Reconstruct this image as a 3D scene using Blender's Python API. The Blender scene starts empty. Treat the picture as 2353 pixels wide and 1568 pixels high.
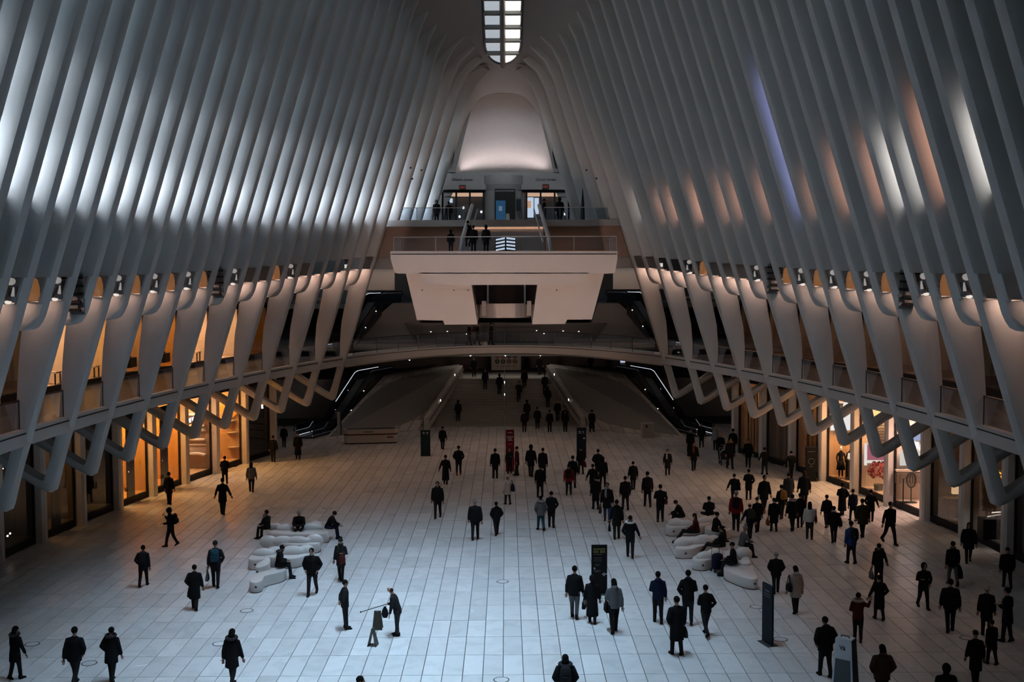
import bpy, math, random
import numpy as np
from mathutils import Vector, Matrix

random.seed(7)
S = bpy.context.scene
COL = S.collection
PI = math.pi

# ------------------------------------------------------------------ camera
F = 2550.0                      # focal length in pixels of the 2353 x 1568 frame
HC = 11.7                       # eye height above the hall floor
CX, CY = 1176.5, 784.0
CAM = np.array([0.13, 0.0, HC])
_eY = np.array([(1162 - CX) / F, (CY - 640) / F, -1.0]); _eY /= np.linalg.norm(_eY)
_eX = np.array([1.0, 0.0043, 0.0]); _eX -= _eX.dot(_eY) * _eY; _eX /= np.linalg.norm(_eX)
_eZ = np.cross(_eX, _eY)
MW2C = np.stack([_eX, _eY, _eZ], axis=1)      # world -> camera
MC2W = MW2C.T
cd = bpy.data.cameras.new('camera'); cam = bpy.data.objects.new('camera', cd); COL.objects.link(cam)
cd.sensor_fit = 'HORIZONTAL'; cd.sensor_width = 36.0; cd.lens = F / 2353 * 36.0
cd.clip_start = 0.1; cd.clip_end = 1000
m4 = Matrix([[*MC2W[i], CAM[i]] for i in range(3)] + [[0, 0, 0, 1]])
cam.matrix_world = m4
S.camera = cam

# ------------------------------------------------------------------ world and exposure
S.view_settings.view_transform = 'Standard'
S.view_settings.look = 'None'
S.view_settings.gamma = 1.0
S.view_settings.use_curve_mapping = False
S.view_settings.exposure = 0.0
w = bpy.data.worlds.new('sky'); S.world = w; w.use_nodes = True
bg = w.node_tree.nodes['Background']
bg.inputs[0].default_value = (0.62, 0.78, 0.92, 1); bg.inputs[1].default_value = 0.05
try:
    S.cycles.use_denoising = True
    S.cycles.max_bounces = 4; S.cycles.diffuse_bounces = 2; S.cycles.glossy_bounces = 2
    S.cycles.transparent_max_bounces = 8; S.cycles.transmission_bounces = 2
    S.cycles.use_adaptive_sampling = True; S.cycles.adaptive_threshold = 0.24; S.cycles.adaptive_min_samples = 14
    S.cycles.caustics_reflective = False; S.cycles.caustics_refractive = False
    S.cycles.sample_clamp_indirect = 4.0
except Exception:
    pass

def area(name, loc, direction, sx, sy, power, color=(1, 1, 1), spread=180, shape='RECTANGLE'):
    l = bpy.data.lights.new(name, 'AREA'); l.shape = shape; l.size = sx; l.size_y = sy
    l.energy = power; l.color = color; l.spread = math.radians(spread)
    o = bpy.data.objects.new(name, l); COL.objects.link(o); o.location = loc
    o.rotation_euler = Vector(direction).to_track_quat('-Z', 'Y').to_euler()
    return o

def spot(name, loc, direction, power, color, angle, blend=0.6, r=0.1):
    l = bpy.data.lights.new(name, 'SPOT'); l.energy = power; l.color = color
    l.spot_size = math.radians(angle); l.spot_blend = blend; l.shadow_soft_size = r
    o = bpy.data.objects.new(name, l); COL.objects.link(o); o.location = loc
    o.rotation_euler = Vector(direction).to_track_quat('-Z', 'Y').to_euler()
    return o

def point(name, loc, power, color, r=0.15):
    l = bpy.data.lights.new(name, 'POINT'); l.energy = power; l.color = color; l.shadow_soft_size = r
    o = bpy.data.objects.new(name, l); COL.objects.link(o); o.location = loc
    return o

# daylight that falls through the roof-light slot along the ridge
_a = area('daylight_through_skylight', (-1.2, 34.0, 36.5), (0, 0, -1), 2.2, 30.0, 2450, (0.53, 0.77, 1.0), 46)
_a.rotation_euler = (0, 0.05, 0)

# ------------------------------------------------------------------ projection helpers
def ray(px, py):
    d = MC2W @ np.array([(px - CX) / F, -(py - CY) / F, -1.0])
    return d
def G(px, py, z=0.0):
    d = ray(px, py); t = (z - HC) / d[2]
    p = CAM + d * t
    return Vector((p[0], p[1], z))
def PY(px, py, Y):
    d = ray(px, py); t = Y / d[1]
    p = CAM + d * t
    return Vector(p)
def proj(p):
    v = MW2C @ (np.array(p) - CAM)
    return CX + F * v[0] / -v[2], CY - F * v[1] / -v[2]

# ------------------------------------------------------------------ materials
MATS = {}
def nodes(name):
    m = bpy.data.materials.new(name); m.use_nodes = True
    nt = m.node_tree; b = nt.nodes['Principled BSDF']
    return m, nt, b

def mat(name, color, rough=0.6, metal=0.0, var=0.06, scale=3.0, bump=0.0, emit=None, estr=0.0, spec=0.5, coat=0.0):
    if name in MATS: return MATS[name]
    m, nt, b = nodes(name)
    L = nt.links
    tc = nt.nodes.new('ShaderNodeTexCoord')
    nz = nt.nodes.new('ShaderNodeTexNoise'); nz.inputs['Scale'].default_value = scale; nz.inputs['Detail'].default_value = 3
    L.new(tc.outputs['Object'], nz.inputs['Vector'])
    mx = nt.nodes.new('ShaderNodeMix'); mx.data_type = 'RGBA'
    c = color
    mx.inputs['A'].default_value = (*[max(0, x * (1 - var)) for x in c], 1)
    mx.inputs['B'].default_value = (*[min(1, x * (1 + var)) for x in c], 1)
    L.new(nz.outputs['Fac'], mx.inputs['Factor'])
    L.new(mx.outputs['Result'], b.inputs['Base Color'])
    b.inputs['Roughness'].default_value = rough; b.inputs['Metallic'].default_value = metal
    b.inputs['Specular IOR Level'].default_value = spec
    if coat: b.inputs['Coat Weight'].default_value = coat
    if bump:
        bp = nt.nodes.new('ShaderNodeBump'); bp.inputs['Strength'].default_value = bump
        L.new(nz.outputs['Fac'], bp.inputs['Height']); L.new(bp.outputs['Normal'], b.inputs['Normal'])
    if emit:
        b.inputs['Emission Color'].default_value = (*emit, 1); b.inputs['Emission Strength'].default_value = estr
    MATS[name] = m
    return m

def glass(name, tint=(0.9, 0.95, 1.0), refl=0.1, rough=0.03):
    if name in MATS: return MATS[name]
    m = bpy.data.materials.new(name); m.use_nodes = True; nt = m.node_tree
    for n in list(nt.nodes): nt.nodes.remove(n)
    o = nt.nodes.new('ShaderNodeOutputMaterial'); t = nt.nodes.new('ShaderNodeBsdfTransparent'); g = nt.nodes.new('ShaderNodeBsdfGlossy')
    x = nt.nodes.new('ShaderNodeMixShader'); fr = nt.nodes.new('ShaderNodeLayerWeight'); fr.inputs['Blend'].default_value = 0.25
    mp = nt.nodes.new('ShaderNodeMapRange'); mp.inputs['To Min'].default_value = refl * 0.5; mp.inputs['To Max'].default_value = min(1, refl * 4)
    t.inputs[0].default_value = (*tint, 1); g.inputs['Roughness'].default_value = rough; g.inputs[0].default_value = (0.9, 0.95, 1, 1)
    nt.links.new(fr.outputs['Facing'], mp.inputs['Value']); nt.links.new(mp.outputs['Result'], x.inputs[0])
    nt.links.new(t.outputs[0], x.inputs[1]); nt.links.new(g.outputs[0], x.inputs[2]); nt.links.new(x.outputs[0], o.inputs[0])
    MATS[name] = m
    return m

def emis(name, color, strength):
    if name in MATS: return MATS[name]
    m = bpy.data.materials.new(name); m.use_nodes = True; nt = m.node_tree
    for n in list(nt.nodes): nt.nodes.remove(n)
    o = nt.nodes.new('ShaderNodeOutputMaterial'); e = nt.nodes.new('ShaderNodeEmission')
    e.inputs[0].default_value = (*color, 1); e.inputs[1].default_value = strength
    nt.links.new(e.outputs[0], o.inputs[0]); MATS[name] = m
    return m

WHITE = mat('white painted steel', (0.46, 0.46, 0.45), 0.55, var=0.05, scale=0.7, bump=0.015)
PANEL = mat('off white panel paint', (0.42, 0.41, 0.40), 0.6, var=0.06, scale=0.5)
VAULT = mat('vault plaster', (0.36, 0.345, 0.33), 0.7, var=0.05, scale=0.4)
BLACK = mat('black metal', (0.010, 0.010, 0.011), 0.55, spec=0.2)
DARK = mat('dark grey metal', (0.04, 0.04, 0.042), 0.45)
CHROME = mat('brushed steel', (0.55, 0.56, 0.58), 0.28, metal=0.9, var=0.03)
STONE = None
CLEAR = glass('clear glass')
DUSK = glass('shop glass', (0.85, 0.85, 0.85), 0.06)

def marble(name, base, lo, hi, rough, vein=0.5, scale=1.2):
    """pale marble slabs: every slab its own tone, soft veins"""
    m, nt, b = nodes(name); L = nt.links
    geo = nt.nodes.new('ShaderNodeNewGeometry'); oi = nt.nodes.new('ShaderNodeObjectInfo')
    add = nt.nodes.new('ShaderNodeMath'); add.operation = 'ADD'; fr = nt.nodes.new('ShaderNodeMath'); fr.operation = 'FRACT'
    L.new(geo.outputs['Random Per Island'], add.inputs[0]); L.new(oi.outputs['Random'], add.inputs[1]); L.new(add.outputs[0], fr.inputs[0])
    mr = nt.nodes.new('ShaderNodeMapRange'); mr.inputs['To Min'].default_value = lo; mr.inputs['To Max'].default_value = hi
    L.new(fr.outputs[0], mr.inputs['Value'])
    vadd = nt.nodes.new('ShaderNodeVectorMath'); vadd.operation = 'ADD'
    vs = nt.nodes.new('ShaderNodeVectorMath'); vs.operation = 'SCALE'; vs.inputs['Scale'].default_value = 37.0
    cmb = nt.nodes.new('ShaderNodeCombineXYZ'); L.new(fr.outputs[0], cmb.inputs[0]); L.new(fr.outputs[0], cmb.inputs[2])
    L.new(cmb.outputs[0], vs.inputs[0]); L.new(geo.outputs['Position'], vadd.inputs[0]); L.new(vs.outputs[0], vadd.inputs[1])
    nz = nt.nodes.new('ShaderNodeTexNoise'); nz.inputs['Scale'].default_value = scale; nz.inputs['Detail'].default_value = 6; nz.inputs['Distortion'].default_value = 1.6
    L.new(vadd.outputs[0], nz.inputs['Vector'])
    cr = nt.nodes.new('ShaderNodeValToRGB'); e = cr.color_ramp.elements
    e[0].position = 0.36; e[0].color = (1 - vein * 0.35,) * 3 + (1,); e[1].position = 0.52; e[1].color = (1, 1, 1, 1)
    L.new(nz.outputs['Fac'], cr.inputs[0])
    mul = nt.nodes.new('ShaderNodeMix'); mul.data_type = 'RGBA'; mul.blend_type = 'MULTIPLY'; mul.inputs['Factor'].default_value = 1
    mul.inputs['A'].default_value = (*base, 1); L.new(cr.outputs[0], mul.inputs['B'])
    hv = nt.nodes.new('ShaderNodeHueSaturation'); L.new(mul.outputs['Result'], hv.inputs['Color']); L.new(mr.outputs[0], hv.inputs['Value'])
    L.new(hv.outputs[0], b.inputs['Base Color'])
    rr = nt.nodes.new('ShaderNodeMapRange'); rr.inputs['To Min'].default_value = rough - 0.02; rr.inputs['To Max'].default_value = rough + 0.04
    L.new(nz.outputs['Fac'], rr.inputs['Value']); L.new(rr.outputs[0], b.inputs['Roughness'])
    MATS[name] = m
    return m
TILE = marble('pale floor marble', (0.60, 0.60, 0.60), 0.88, 1.05, 0.25, vein=.28, scale=.9)
STONE = marble('honed wall marble', (0.46, 0.44, 0.42), 0.74, 1.16, 0.55, 0.5)

# ------------------------------------------------------------------ mesh helpers
class MB:
    def __init__(s): s.v = []; s.f = []; s.m = []; s.mats = []
    def mi(s, material):
        if material is None: return 0
        if material not in s.mats: s.mats.append(material)
        return s.mats.index(material)
    def add(s, verts, faces, material=None):
        k = len(s.v); i = s.mi(material)
        s.v += [tuple(p) for p in verts]; s.f += [tuple(k + a for a in f) for f in faces]; s.m += [i] * len(faces)
    def box(s, c, d, rz=0.0, material=None):
        x, y, z = [k / 2 for k in d]; co, si = math.cos(rz), math.sin(rz)
        vs = []
        for a in (-x, x):
            for b in (-y, y):
                for e in (-z, z):
                    vs.append((c[0] + a * co - b * si, c[1] + a * si + b * co, c[2] + e))
        s.add(vs, [(0, 1, 3, 2), (4, 6, 7, 5), (0, 4, 5, 1), (2, 3, 7, 6), (0, 2, 6, 4), (1, 5, 7, 3)], material)
    def bbox(s, lo, hi, material=None):
        s.box([(a + b) / 2 for a, b in zip(lo, hi)], [abs(b - a) for a, b in zip(lo, hi)], 0, material)
    def loft(s, rings, close=True, caps=True, material=None):
        n = len(rings[0]); k = len(s.v)
        vs = [p for r in rings for p in r]; fs = []
        for i in range(len(rings) - 1):
            for j in range(n if close else n - 1):
                a = i * n + j; b = i * n + (j + 1) % n
                fs.append((a, b, b + n, a + n))
        if caps and close:
            fs.append(tuple(range(n - 1, -1, -1))); fs.append(tuple((len(rings) - 1) * n + j for j in range(n)))
        s.add(vs, fs, material)
    def tube(s, pts, r, n=6, material=None, caps=True):
        pts = [Vector(p) for p in pts]; rings = []
        rs = r if isinstance(r, (list, tuple)) else [r] * len(pts)
        up = None
        for i, p in enumerate(pts):
            d = (pts[min(i + 1, len(pts) - 1)] - pts[max(i - 1, 0)]).normalized()
            if up is None:
                up = Vector((0, 0, 1)) if abs(d.z) < 0.9 else Vector((0, 1, 0))
            a = d.cross(up).normalized(); b = a.cross(d).normalized(); up = b
            rr = rs[i]; ra, rb = rr if isinstance(rr, (tuple, list)) else (rr, rr)
            rings.append([p + a * (ra * math.cos(2 * PI * j / n)) + b * (rb * math.sin(2 * PI * j / n)) for j in range(n)])
        s.loft(rings, True, caps, material)
    def prism(s, poly, ext, material=None):
        """poly: list of 3d points, ext: vector (or list of end points)"""
        a = [Vector(p) for p in poly]
        b = [p + Vector(ext) for p in a] if not isinstance(ext, list) else [Vector(p) for p in ext]
        s.loft([a, b], True, True, material)
    def ellip(s, c, r, nu=10, nv=7, material=None, rz=0.0):
        vs = []; fs = []; co, si = math.cos(rz), math.sin(rz)
        for i in range(nv + 1):
            t = PI * i / nv
            for j in range(nu):
                p = 2 * PI * j / nu
                x, y = r[0] * math.sin(t) * math.cos(p), r[1] * math.sin(t) * math.sin(p)
                vs.append((c[0] + x * co - y * si, c[1] + x * si + y * co, c[2] - r[2] * math.cos(t)))
        for i in range(nv):
            for j in range(nu):
                fs.append((i * nu + j, i * nu + (j + 1) % nu, (i + 1) * nu + (j + 1) % nu, (i + 1) * nu + j))
        s.add(vs, fs, material)
    def mesh(s, name, material=None, smooth=False):
        me = bpy.data.meshes.new(name)
        me.from_pydata(s.v, [], s.f)
        ms = s.mats if s.mats else [material]
        for x in ms: me.materials.append(x)
        if s.mats: me.polygons.foreach_set('material_index', s.m)
        if smooth: me.polygons.foreach_set('use_smooth', [True] * len(s.f))
        me.validate(verbose=False); me.update()
        return me
    def build(s, name, material=None, parent=None, smooth=False):
        return obj(name, s.mesh(name, material, smooth), parent)

def obj(name, me, parent=None):
    o = bpy.data.objects.new(name, me); COL.objects.link(o)
    if parent is not None: o.parent = parent
    return o
def empty(name, loc=(0, 0, 0), parent=None, rz=0.0):
    o = bpy.data.objects.new(name, None); COL.objects.link(o); o.location = loc; o.rotation_euler = (0, 0, rz)
    o.empty_display_size = 0.2
    if parent is not None: o.parent = parent
    return o
def tag(o, label, cat, group=None, kind=None):
    o['label'] = label; o['category'] = cat
    if group: o['group'] = group
    if kind: o['kind'] = kind
    return o
def structure(o, label=None):
    o['kind'] = 'structure'
    if label: o['label'] = label
    return o
def fix_normals(me):
    import bmesh
    b = bmesh.new(); b.from_mesh(me); bmesh.ops.recalc_face_normals(b, faces=b.faces); b.to_mesh(me); b.free()
def smooth_by_angle(o, deg=40):
    me = o.data; fix_normals(me)
    me.polygons.foreach_set('use_smooth', [True] * len(me.polygons))
    import bmesh
    b = bmesh.new(); b.from_mesh(me)
    for e in b.edges:
        if len(e.link_faces) == 2 and e.calc_face_angle(0) > math.radians(deg): e.smooth = False
    b.to_mesh(me); b.free()
ORD = ['first', 'second', 'third', 'fourth', 'fifth', 'sixth', 'seventh', 'eighth', 'ninth', 'tenth', 'eleventh', 'twelfth', 'thirteenth', 'fourteenth',
       'fifteenth', 'sixteenth', 'seventeenth', 'eighteenth', 'nineteenth', 'twentieth']
SIDES = {-1: 'left', 1: 'right'}
# ================================================================== the hall shell
def W(Y): return 17.25 - 0.00416 * (Y - 36.0) ** 2          # half width at the elbows of the ribs
def dz(Y): return 0.0008 * (Y - 32.0) ** 2                    # the side arches rise towards the ends
def RF(z): return -0.31 * (z - 3.74)                          # lean of the rib front edge
BAY = 3.52
def YK(k): return 49.15 + BAY * (k - 3)
STORE = 4.15                                                 # shop line lies this far outside the rib elbows
T = 0.74                                                     # rib thickness
ZL0, ZN0, ZS0 = 10.95, 11.78, 14.35                          # lamp ledge, soffit of the arch, step
def ridge(Y): return 27.0 + 0.28 * (80.0 - Y) if Y > 42 else 37.64 + 0.05 * (42 - Y)
ZG = 6.55                                                    # gallery floor

def rib_ring(side, Y, A, B):
    """A front point, B back point in (outward offset from the elbow line, z); eight points around the plate"""
    h = T / 2
    a = Vector((A[0], A[1])); b = Vector((B[0], B[1])); u = (b - a); ln = max(u.length, 1e-4); u /= ln
    out = []
    for dd, y in ((1.0, -h), (0.25, -h), (0.07, -h + 0.10), (0.0, -h + 0.25), (0.0, h - 0.25), (0.07, h - 0.10), (0.25, h), (1.0, h)):
        t = ln if dd == 1.0 else min(dd, ln * 0.6)
        p = a + u * t
        out.append(((W(Y) + p.x) * side, Y + y, p.y))
    return out

def leg_depth(z, e):
    pts = [(4.3, .40), (5.4, .42), (6.5, .50), (7.6, .74), (8.8, 1.02), (10.0 + e, 1.26), (ZL0 + e, 1.38)]
    for (z0, d0), (z1, d1) in zip(pts, pts[1:]):
        if z <= z1: return d0 + (d1 - d0) * max(0, (z - z0)) / (z1 - z0)
    return 1.36

def make_rib(side, Y, kind, parent):
    e = dz(Y); R = []
    def lv(z, d): R.append(((RF(z), z), (RF(z) + d, z)))
    zl, zn, zs = ZL0 + e, ZN0 + e, ZS0 + e
    if kind == 'leg':
        R += [((3.10, 5.40), (2.90, 5.74)), ((0.80, 3.92), (0.72, 4.30)), ((0.36, 3.68), (0.46, 4.16)), ((0.14, 3.62), (0.36, 4.13)),
              ((-0.02, 3.70), (0.30, 4.16)), ((-0.10, 3.90), (0.26, 4.26))]
        for z in (4.9, 5.8, 6.55, 7.6, 8.8, 9.6 + e, 10.3 + e, zl): lv(z, leg_depth(z, e))
    elif kind == 'stub':
        zb = 10.02 + e
        o = RF(zb)
        R += [((o + .50, zb), (o + .62, zb)), ((o + .26, zb + .03), (o + .86, zb + .03)), ((o + .08, zb + .12), (o + 1.02, zb + .12)),
              ((o - .05, zb + .30), (o + 1.1, zb + .30))]
        lv(zb + .55, 1.15); lv(zl, 1.3)
    if kind != 'upper':
        lv(zl + 0.001, .2); lv(zn, .2); lv(zn + 0.001, 1.36); lv(zs, 1.36)
    else:
        lv(15.4, 1.4); lv(16.5, 1.4)
    zt = ridge(Y) - 2.2
    n = 5
    for i in range(1, n + 1):
        z = zs + (zt - zs) * i / n
        lv(z, 1.45)
    # the head of the rib bends into the vault
    xo = W(Y) + RF(zt)
    R.append(((RF(zt) - .55, zt + 1.1), (RF(zt) + 1.0, zt + 1.4)))
    R.append(((RF(zt) - 1.5, zt + 2.0), (RF(zt) - .4, zt + 2.6)))
    b = MB(); b.loft([rib_ring(side, Y, A, B) for A, B in R], True, True)
    o = b.build('rib', WHITE, parent)
    smooth_by_angle(o, 35)
    return o

LEGS = list(range(-10, 11))
RIBS = []                                                    # (Y, kind)
for k in LEGS:
    RIBS.append((YK(k), 'leg'))
    if k < 10: RIBS.append((YK(k) + BAY / 2, 'stub'))
for i in range(1, 5): RIBS.append((YK(10) + BAY / 2 * i, 'upper'))
RIBS.sort()

walls = {}
for side in (-1, 1):
    wl = structure(empty('wall_' + SIDES[side]), 'ribbed white steel side wall of the hall')
    walls[side] = wl
    for Y, kind in RIBS: make_rib(side, Y, kind, wl)
    # recessed panels of the arch and the panes of the tall slots between the ribs
    for (Y0, k0), (Y1, k1) in zip(RIBS, RIBS[1:]):
        a0, a1 = Y0 + T / 2 - 0.02, Y1 - T / 2 + 0.02
        if k1 != 'upper':
            rings = []
            for Y in (a0, a1):
                e = dz(Y); zn, zs = ZN0 + e, ZS0 + e
                q = lambda o, z: ((W(Y) + RF(z) + o) * side, Y, z)
                rings.append([q(.85, zn), q(.62, zn + .35), q(.62, zs - .12), q(.80, zs - .12), q(.80, zs), q(1.36, zs), q(1.36, zn)])
            b = MB(); b.loft(rings); b.build('wall_panel', PANEL, wl)
        rings = []
        for Y in (a0, a1):
            zs = ZS0 + dz(Y) if k1 != 'upper' else 15.6
            zt = ridge(Y) - 1.2
            q = lambda o, z: ((W(Y) + RF(z) + o) * side, Y, z)
            rings.append([q(1.36, zs), q(1.36, zt), q(1.40, zt), q(1.40, zs)])
        b = MB(); b.loft(rings); b.build('window_pane', CLEAR, wl)
    # gallery slab with its fascia and sloping soffit, lofted along the curve
    ys = [YK(-10) + (YK(10) - YK(-10)) * i / 42 for i in range(43)]
    o655 = RF(ZG)
    rings = []
    for Y in ys:
        q = lambda o, z: ((W(Y) + o) * side, Y, z)
        rings.append([q(o655 + .16, ZG), q(o655 + .16, ZG - .58), q(1.5, 5.55), q(2.9, 5.28), q(STORE + 3.4, 5.28), q(STORE + 3.4, ZG)])
    b = MB(); b.loft(rings); o = b.build('gallery_slab', PANEL, wl); smooth_by_angle(o, 30)
    rings = []
    for Y in ys:
        q = lambda o, z: ((W(Y) + o) * side, Y, z)
        rings.append([q(o655 + .42, ZG), q(o655 + .42, ZG + .012), q(STORE + .1, ZG + .012), q(STORE + .1, ZG)])
    b = MB(); b.loft(rings); b.build('gallery_paving', mat('dark gallery paving', (.13, .115, .105), .25, var=.15, scale=1.2), wl)
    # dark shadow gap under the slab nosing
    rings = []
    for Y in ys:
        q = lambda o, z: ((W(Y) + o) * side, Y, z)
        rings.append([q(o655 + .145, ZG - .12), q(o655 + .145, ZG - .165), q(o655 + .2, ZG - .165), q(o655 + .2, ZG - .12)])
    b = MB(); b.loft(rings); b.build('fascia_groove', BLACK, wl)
    # ceiling over the gallery and the deck above it that closes the shops against the sky
    rings = []
    for Y in ys:
        q = lambda o, z: ((W(Y) + o) * side, Y, z)
        e = dz(Y)
        rings.append([q(.2, 10.35), q(STORE + 3.6, 10.35), q(STORE + 3.6, 12.4 + e), q(-1.0, 12.4 + e), q(-1.0, 12.0 + e), q(1.5, 11.9 + e), q(1.7, 10.6)])
    b = MB(); b.loft(rings); o = b.build('gallery_ceiling', PANEL, wl)
    # outer wall behind the shops
    rings = []
    for Y in ys:
        q = lambda o, z: ((W(Y) + o) * side, Y, z)
        rings.append([q(STORE + 3.4, 0), q(STORE + 3.4, 12.4), q(STORE + 3.6, 12.4), q(STORE + 3.6, 0)])
    b = MB(); b.loft(rings); b.build('back_wall', PANEL, wl)

# ------------------------------------------------------------------ vault and skylight
ceil = structure(empty('ceiling'), 'smooth white vault with a narrow glazed slot along the ridge')
SKW = 1.25; SKEND = 80.0
def vault_section(Y, side):
    zr = ridge(Y); zt = zr - 2.2
    xe = max(W(Y) + RF(zt) + .95, 1.9)
    ys = []
    for t in (0, .15, .3, .45, .6, .75, .9, 1.0):
        # ease from the steep rib line into the flat crown
        x = xe + (SKW - xe) * t
        z = (zt - .6) + (zr - zt + .6) * math.sin(t * PI / 2) ** 0.9
        ys.append((x * side, Y, z))
    return ys
yy = [-6 + 2.0 * i for i in range(43)] + [SKEND]
yy = sorted(set([y for y in yy if y <= SKEND]))
for side in (-1, 1):
    b = MB()
    for th in (0, 1):
        rr = [[(p[0] + side * .25 * th, p[1], p[2] + .35 * th) for p in vault_section(Y, side)] for Y in yy]
        b.loft(rr, close=False)
    o = b.build('vault_shell', VAULT, ceil, True)
# end cap: the crown curls down from the end of the slot to the portal
PORT_Y = 86.0
PZT = 25.9
def end_section(t):
    """t 0 at the slot end .. 1 above the niche"""
    Y = SKEND + (PORT_Y - SKEND) * t
    zr = ridge(SKEND) + (PZT - ridge(SKEND)) * t
    W0 = max(W(min(Y, 83.5)), 7.6); zt = zr - 2.2 - 3.0 * t
    xe = max(W0 + RF(zt) + 1.4, 3.2)
    out = []
    for i in range(-10, 11):
        u = i / 10.0; s = -1 if u < 0 else 1; a = abs(u)
        x = xe * a
        z = (zt - .6) + (zr - zt + .6) * (1 - a ** 3.2)
        out.append((x * s, Y, z))
    return out
b = MB()
ts = [0.0, .1, .25, .5, .75, 1.0]
secs = [end_section(t) for t in ts]
# first section is cut by the rounded slot end
b.loft(secs, close=False)
b.loft([[(p[0], p[1] + .05, p[2] + .35) for p in s] for s in secs], close=False)
o = b.build('vault_end', VAULT, ceil, True)
# skylight: rim, spine, bars and panes; the slot narrows into a rounded end
SKR = 3.2
def xr(Y):
    w_ = SKW * (1.0 if Y < SKEND - SKR else math.sqrt(max(0.0, 1 - min(1.0, max(0.0, (Y - SKEND + SKR) / SKR)) ** 2.4)))
    return w_
b = MB()
for s in (-1, 1):
    pts = [(xr(Y) * s, Y, ridge(Y) - .05) for Y in list(np.linspace(20, SKEND - SKR, 34)) + [SKEND - SKR + SKR * math.sin(a) for a in np.linspace(.1, PI / 2, 12)]]
    b.tube(pts, .09, 6)
b.build('skylight_rim', DARK, ceil)
b = MB(); b.tube([(0, Y, ridge(Y) - .18) for Y in np.linspace(20, SKEND, 30)], [(.19, .22)] * 30, 6); b.build('skylight_spine', mat('grey brown steel', (.16, .13, .11), .5), ceil)
barY = [78.3 - 1.78 * i for i in range(29)]
MBAR = mat('skylight grey steel', (.22, .23, .22), .5)
for Y in barY:
    zz = ridge(Y) - .05; w_ = xr(Y)
    b = MB(); b.prism([(-w_, Y - .11, zz - .14), (w_, Y - .11, zz - .14), (w_, Y + .11, zz - .2), (-w_, Y + .11, zz - .2)], (0, 0, .22)); b.build('skylight_bar', MBAR, ceil)
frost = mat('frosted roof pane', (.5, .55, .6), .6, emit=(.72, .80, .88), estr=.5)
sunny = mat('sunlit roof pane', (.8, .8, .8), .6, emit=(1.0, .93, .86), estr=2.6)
edges = [SKEND - .05] + barY
for Y1, Y0 in zip(edges, edges[1:]):
    for s in (-1, 1):
        b = MB()
        pts = [(0.05 * s, Y0, ridge(Y0) + .02)] + [(max(.05, xr(Y)) * s, Y, ridge(Y) + .02) for Y in np.linspace(Y0, Y1, 6)] + [(.05 * s, Y1, ridge(Y1) + .02)]
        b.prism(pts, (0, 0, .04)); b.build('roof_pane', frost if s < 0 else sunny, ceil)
# the shell fills the corners beside the rounded end
for s in (-1, 1):
    b = MB(); ysl = [SKEND - SKR + SKR * math.sin(a) for a in np.linspace(0, PI / 2, 12)]
    b.loft([[(xr(Y) * s, Y, ridge(Y) - .02) for Y in ysl], [(SKW * s, Y, ridge(Y) - .02) for Y in ysl]], close=False)
    b.loft([[(xr(Y) * s, Y, ridge(Y) + .2) for Y in ysl], [(SKW * s, Y, ridge(Y) + .2) for Y in ysl]], close=False)
    b.build('vault_corner', VAULT, ceil)

# wall behind the camera closes the hall
b = MB(); b.bbox((-30, -6.5, -0.3), (30, -6, 45)); structure(b.build('wall_near', PANEL), 'plain end wall behind the viewpoint')

# ------------------------------------------------------------------ floor of marble slabs
fl = structure(empty('floor'), 'pale marble slab floor with thin dark joints')
b = MB(); b.bbox((-30, -6, -0.4), (30, 108, -0.03)); b.build('floor_bed', mat('dark joint grout', (.055, .052, .05), .8), fl)
TW, TL, TY0 = 0.6, 1.75, 32.18
def tile_geo(b, cx, cy):
    g = .007; x0, x1, y0, y1 = cx + g, cx + TW - g, cy + g, cy + TL - g; c = .006
    b.add([(x0, y0, -.03), (x1, y0, -.03), (x1, y1, -.03), (x0, y1, -.03), (x0 + c, y0 + c, 0), (x1 - c, y0 + c, 0), (x1 - c, y1 - c, 0), (x0 + c, y1 - c, 0)],
          [(4, 5, 6, 7), (0, 1, 5, 4), (1, 2, 6, 5), (2, 3, 7, 6), (3, 0, 4, 7)])
tb = MB(); tile_geo(tb, 0, 0); tile_me = tb.mesh('tile', TILE)
rest = MB(); near = []
for r in range(-18, 33):
    y = TY0 + TL * r
    for c in range(-46, 46):
        x = TW * c
        if abs(x + .3) > (W(min(max(y, 0), 74.6)) + STORE + .2 if y < 73 else 19.5): continue
        if y > 88: continue
        near.append((y, abs(x), x)) if (-1 <= r <= 4 and abs(x) < 15.1) else tile_geo(rest, x, y)
near.sort()
for i, (y, _, x) in enumerate(near):
    if i < 300:
        o = obj('tile', tile_me, fl); o.location = (x, y, 0)
    else: tile_geo(rest, x, y)
o = rest.build('tile_field', TILE, fl); o['kind'] = 'stuff'
# ================================================================== the far end of the hall
BROWN = mat('warm brown wall', (0.30, 0.20, 0.155), 0.6, var=0.12, scale=0.8)
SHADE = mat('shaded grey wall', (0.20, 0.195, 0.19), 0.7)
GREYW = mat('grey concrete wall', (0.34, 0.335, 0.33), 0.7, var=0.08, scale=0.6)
STEPM = mat('stair stone', (0.26, 0.25, 0.235), 0.6, var=0.1, scale=2)
UPSTEP = mat('upper stair stone', (0.36, 0.31, 0.28), 0.6, var=0.1, scale=2)
BRONZE = mat('dark bronze rail', (0.05, 0.035, 0.03), 0.35, metal=0.4)
LEDW = emis('white light strip', (0.85, 0.9, 1.0), 1.1)
DOT = emis('small lamp glow', (1.0, 0.96, 0.9), 3.0)

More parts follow.
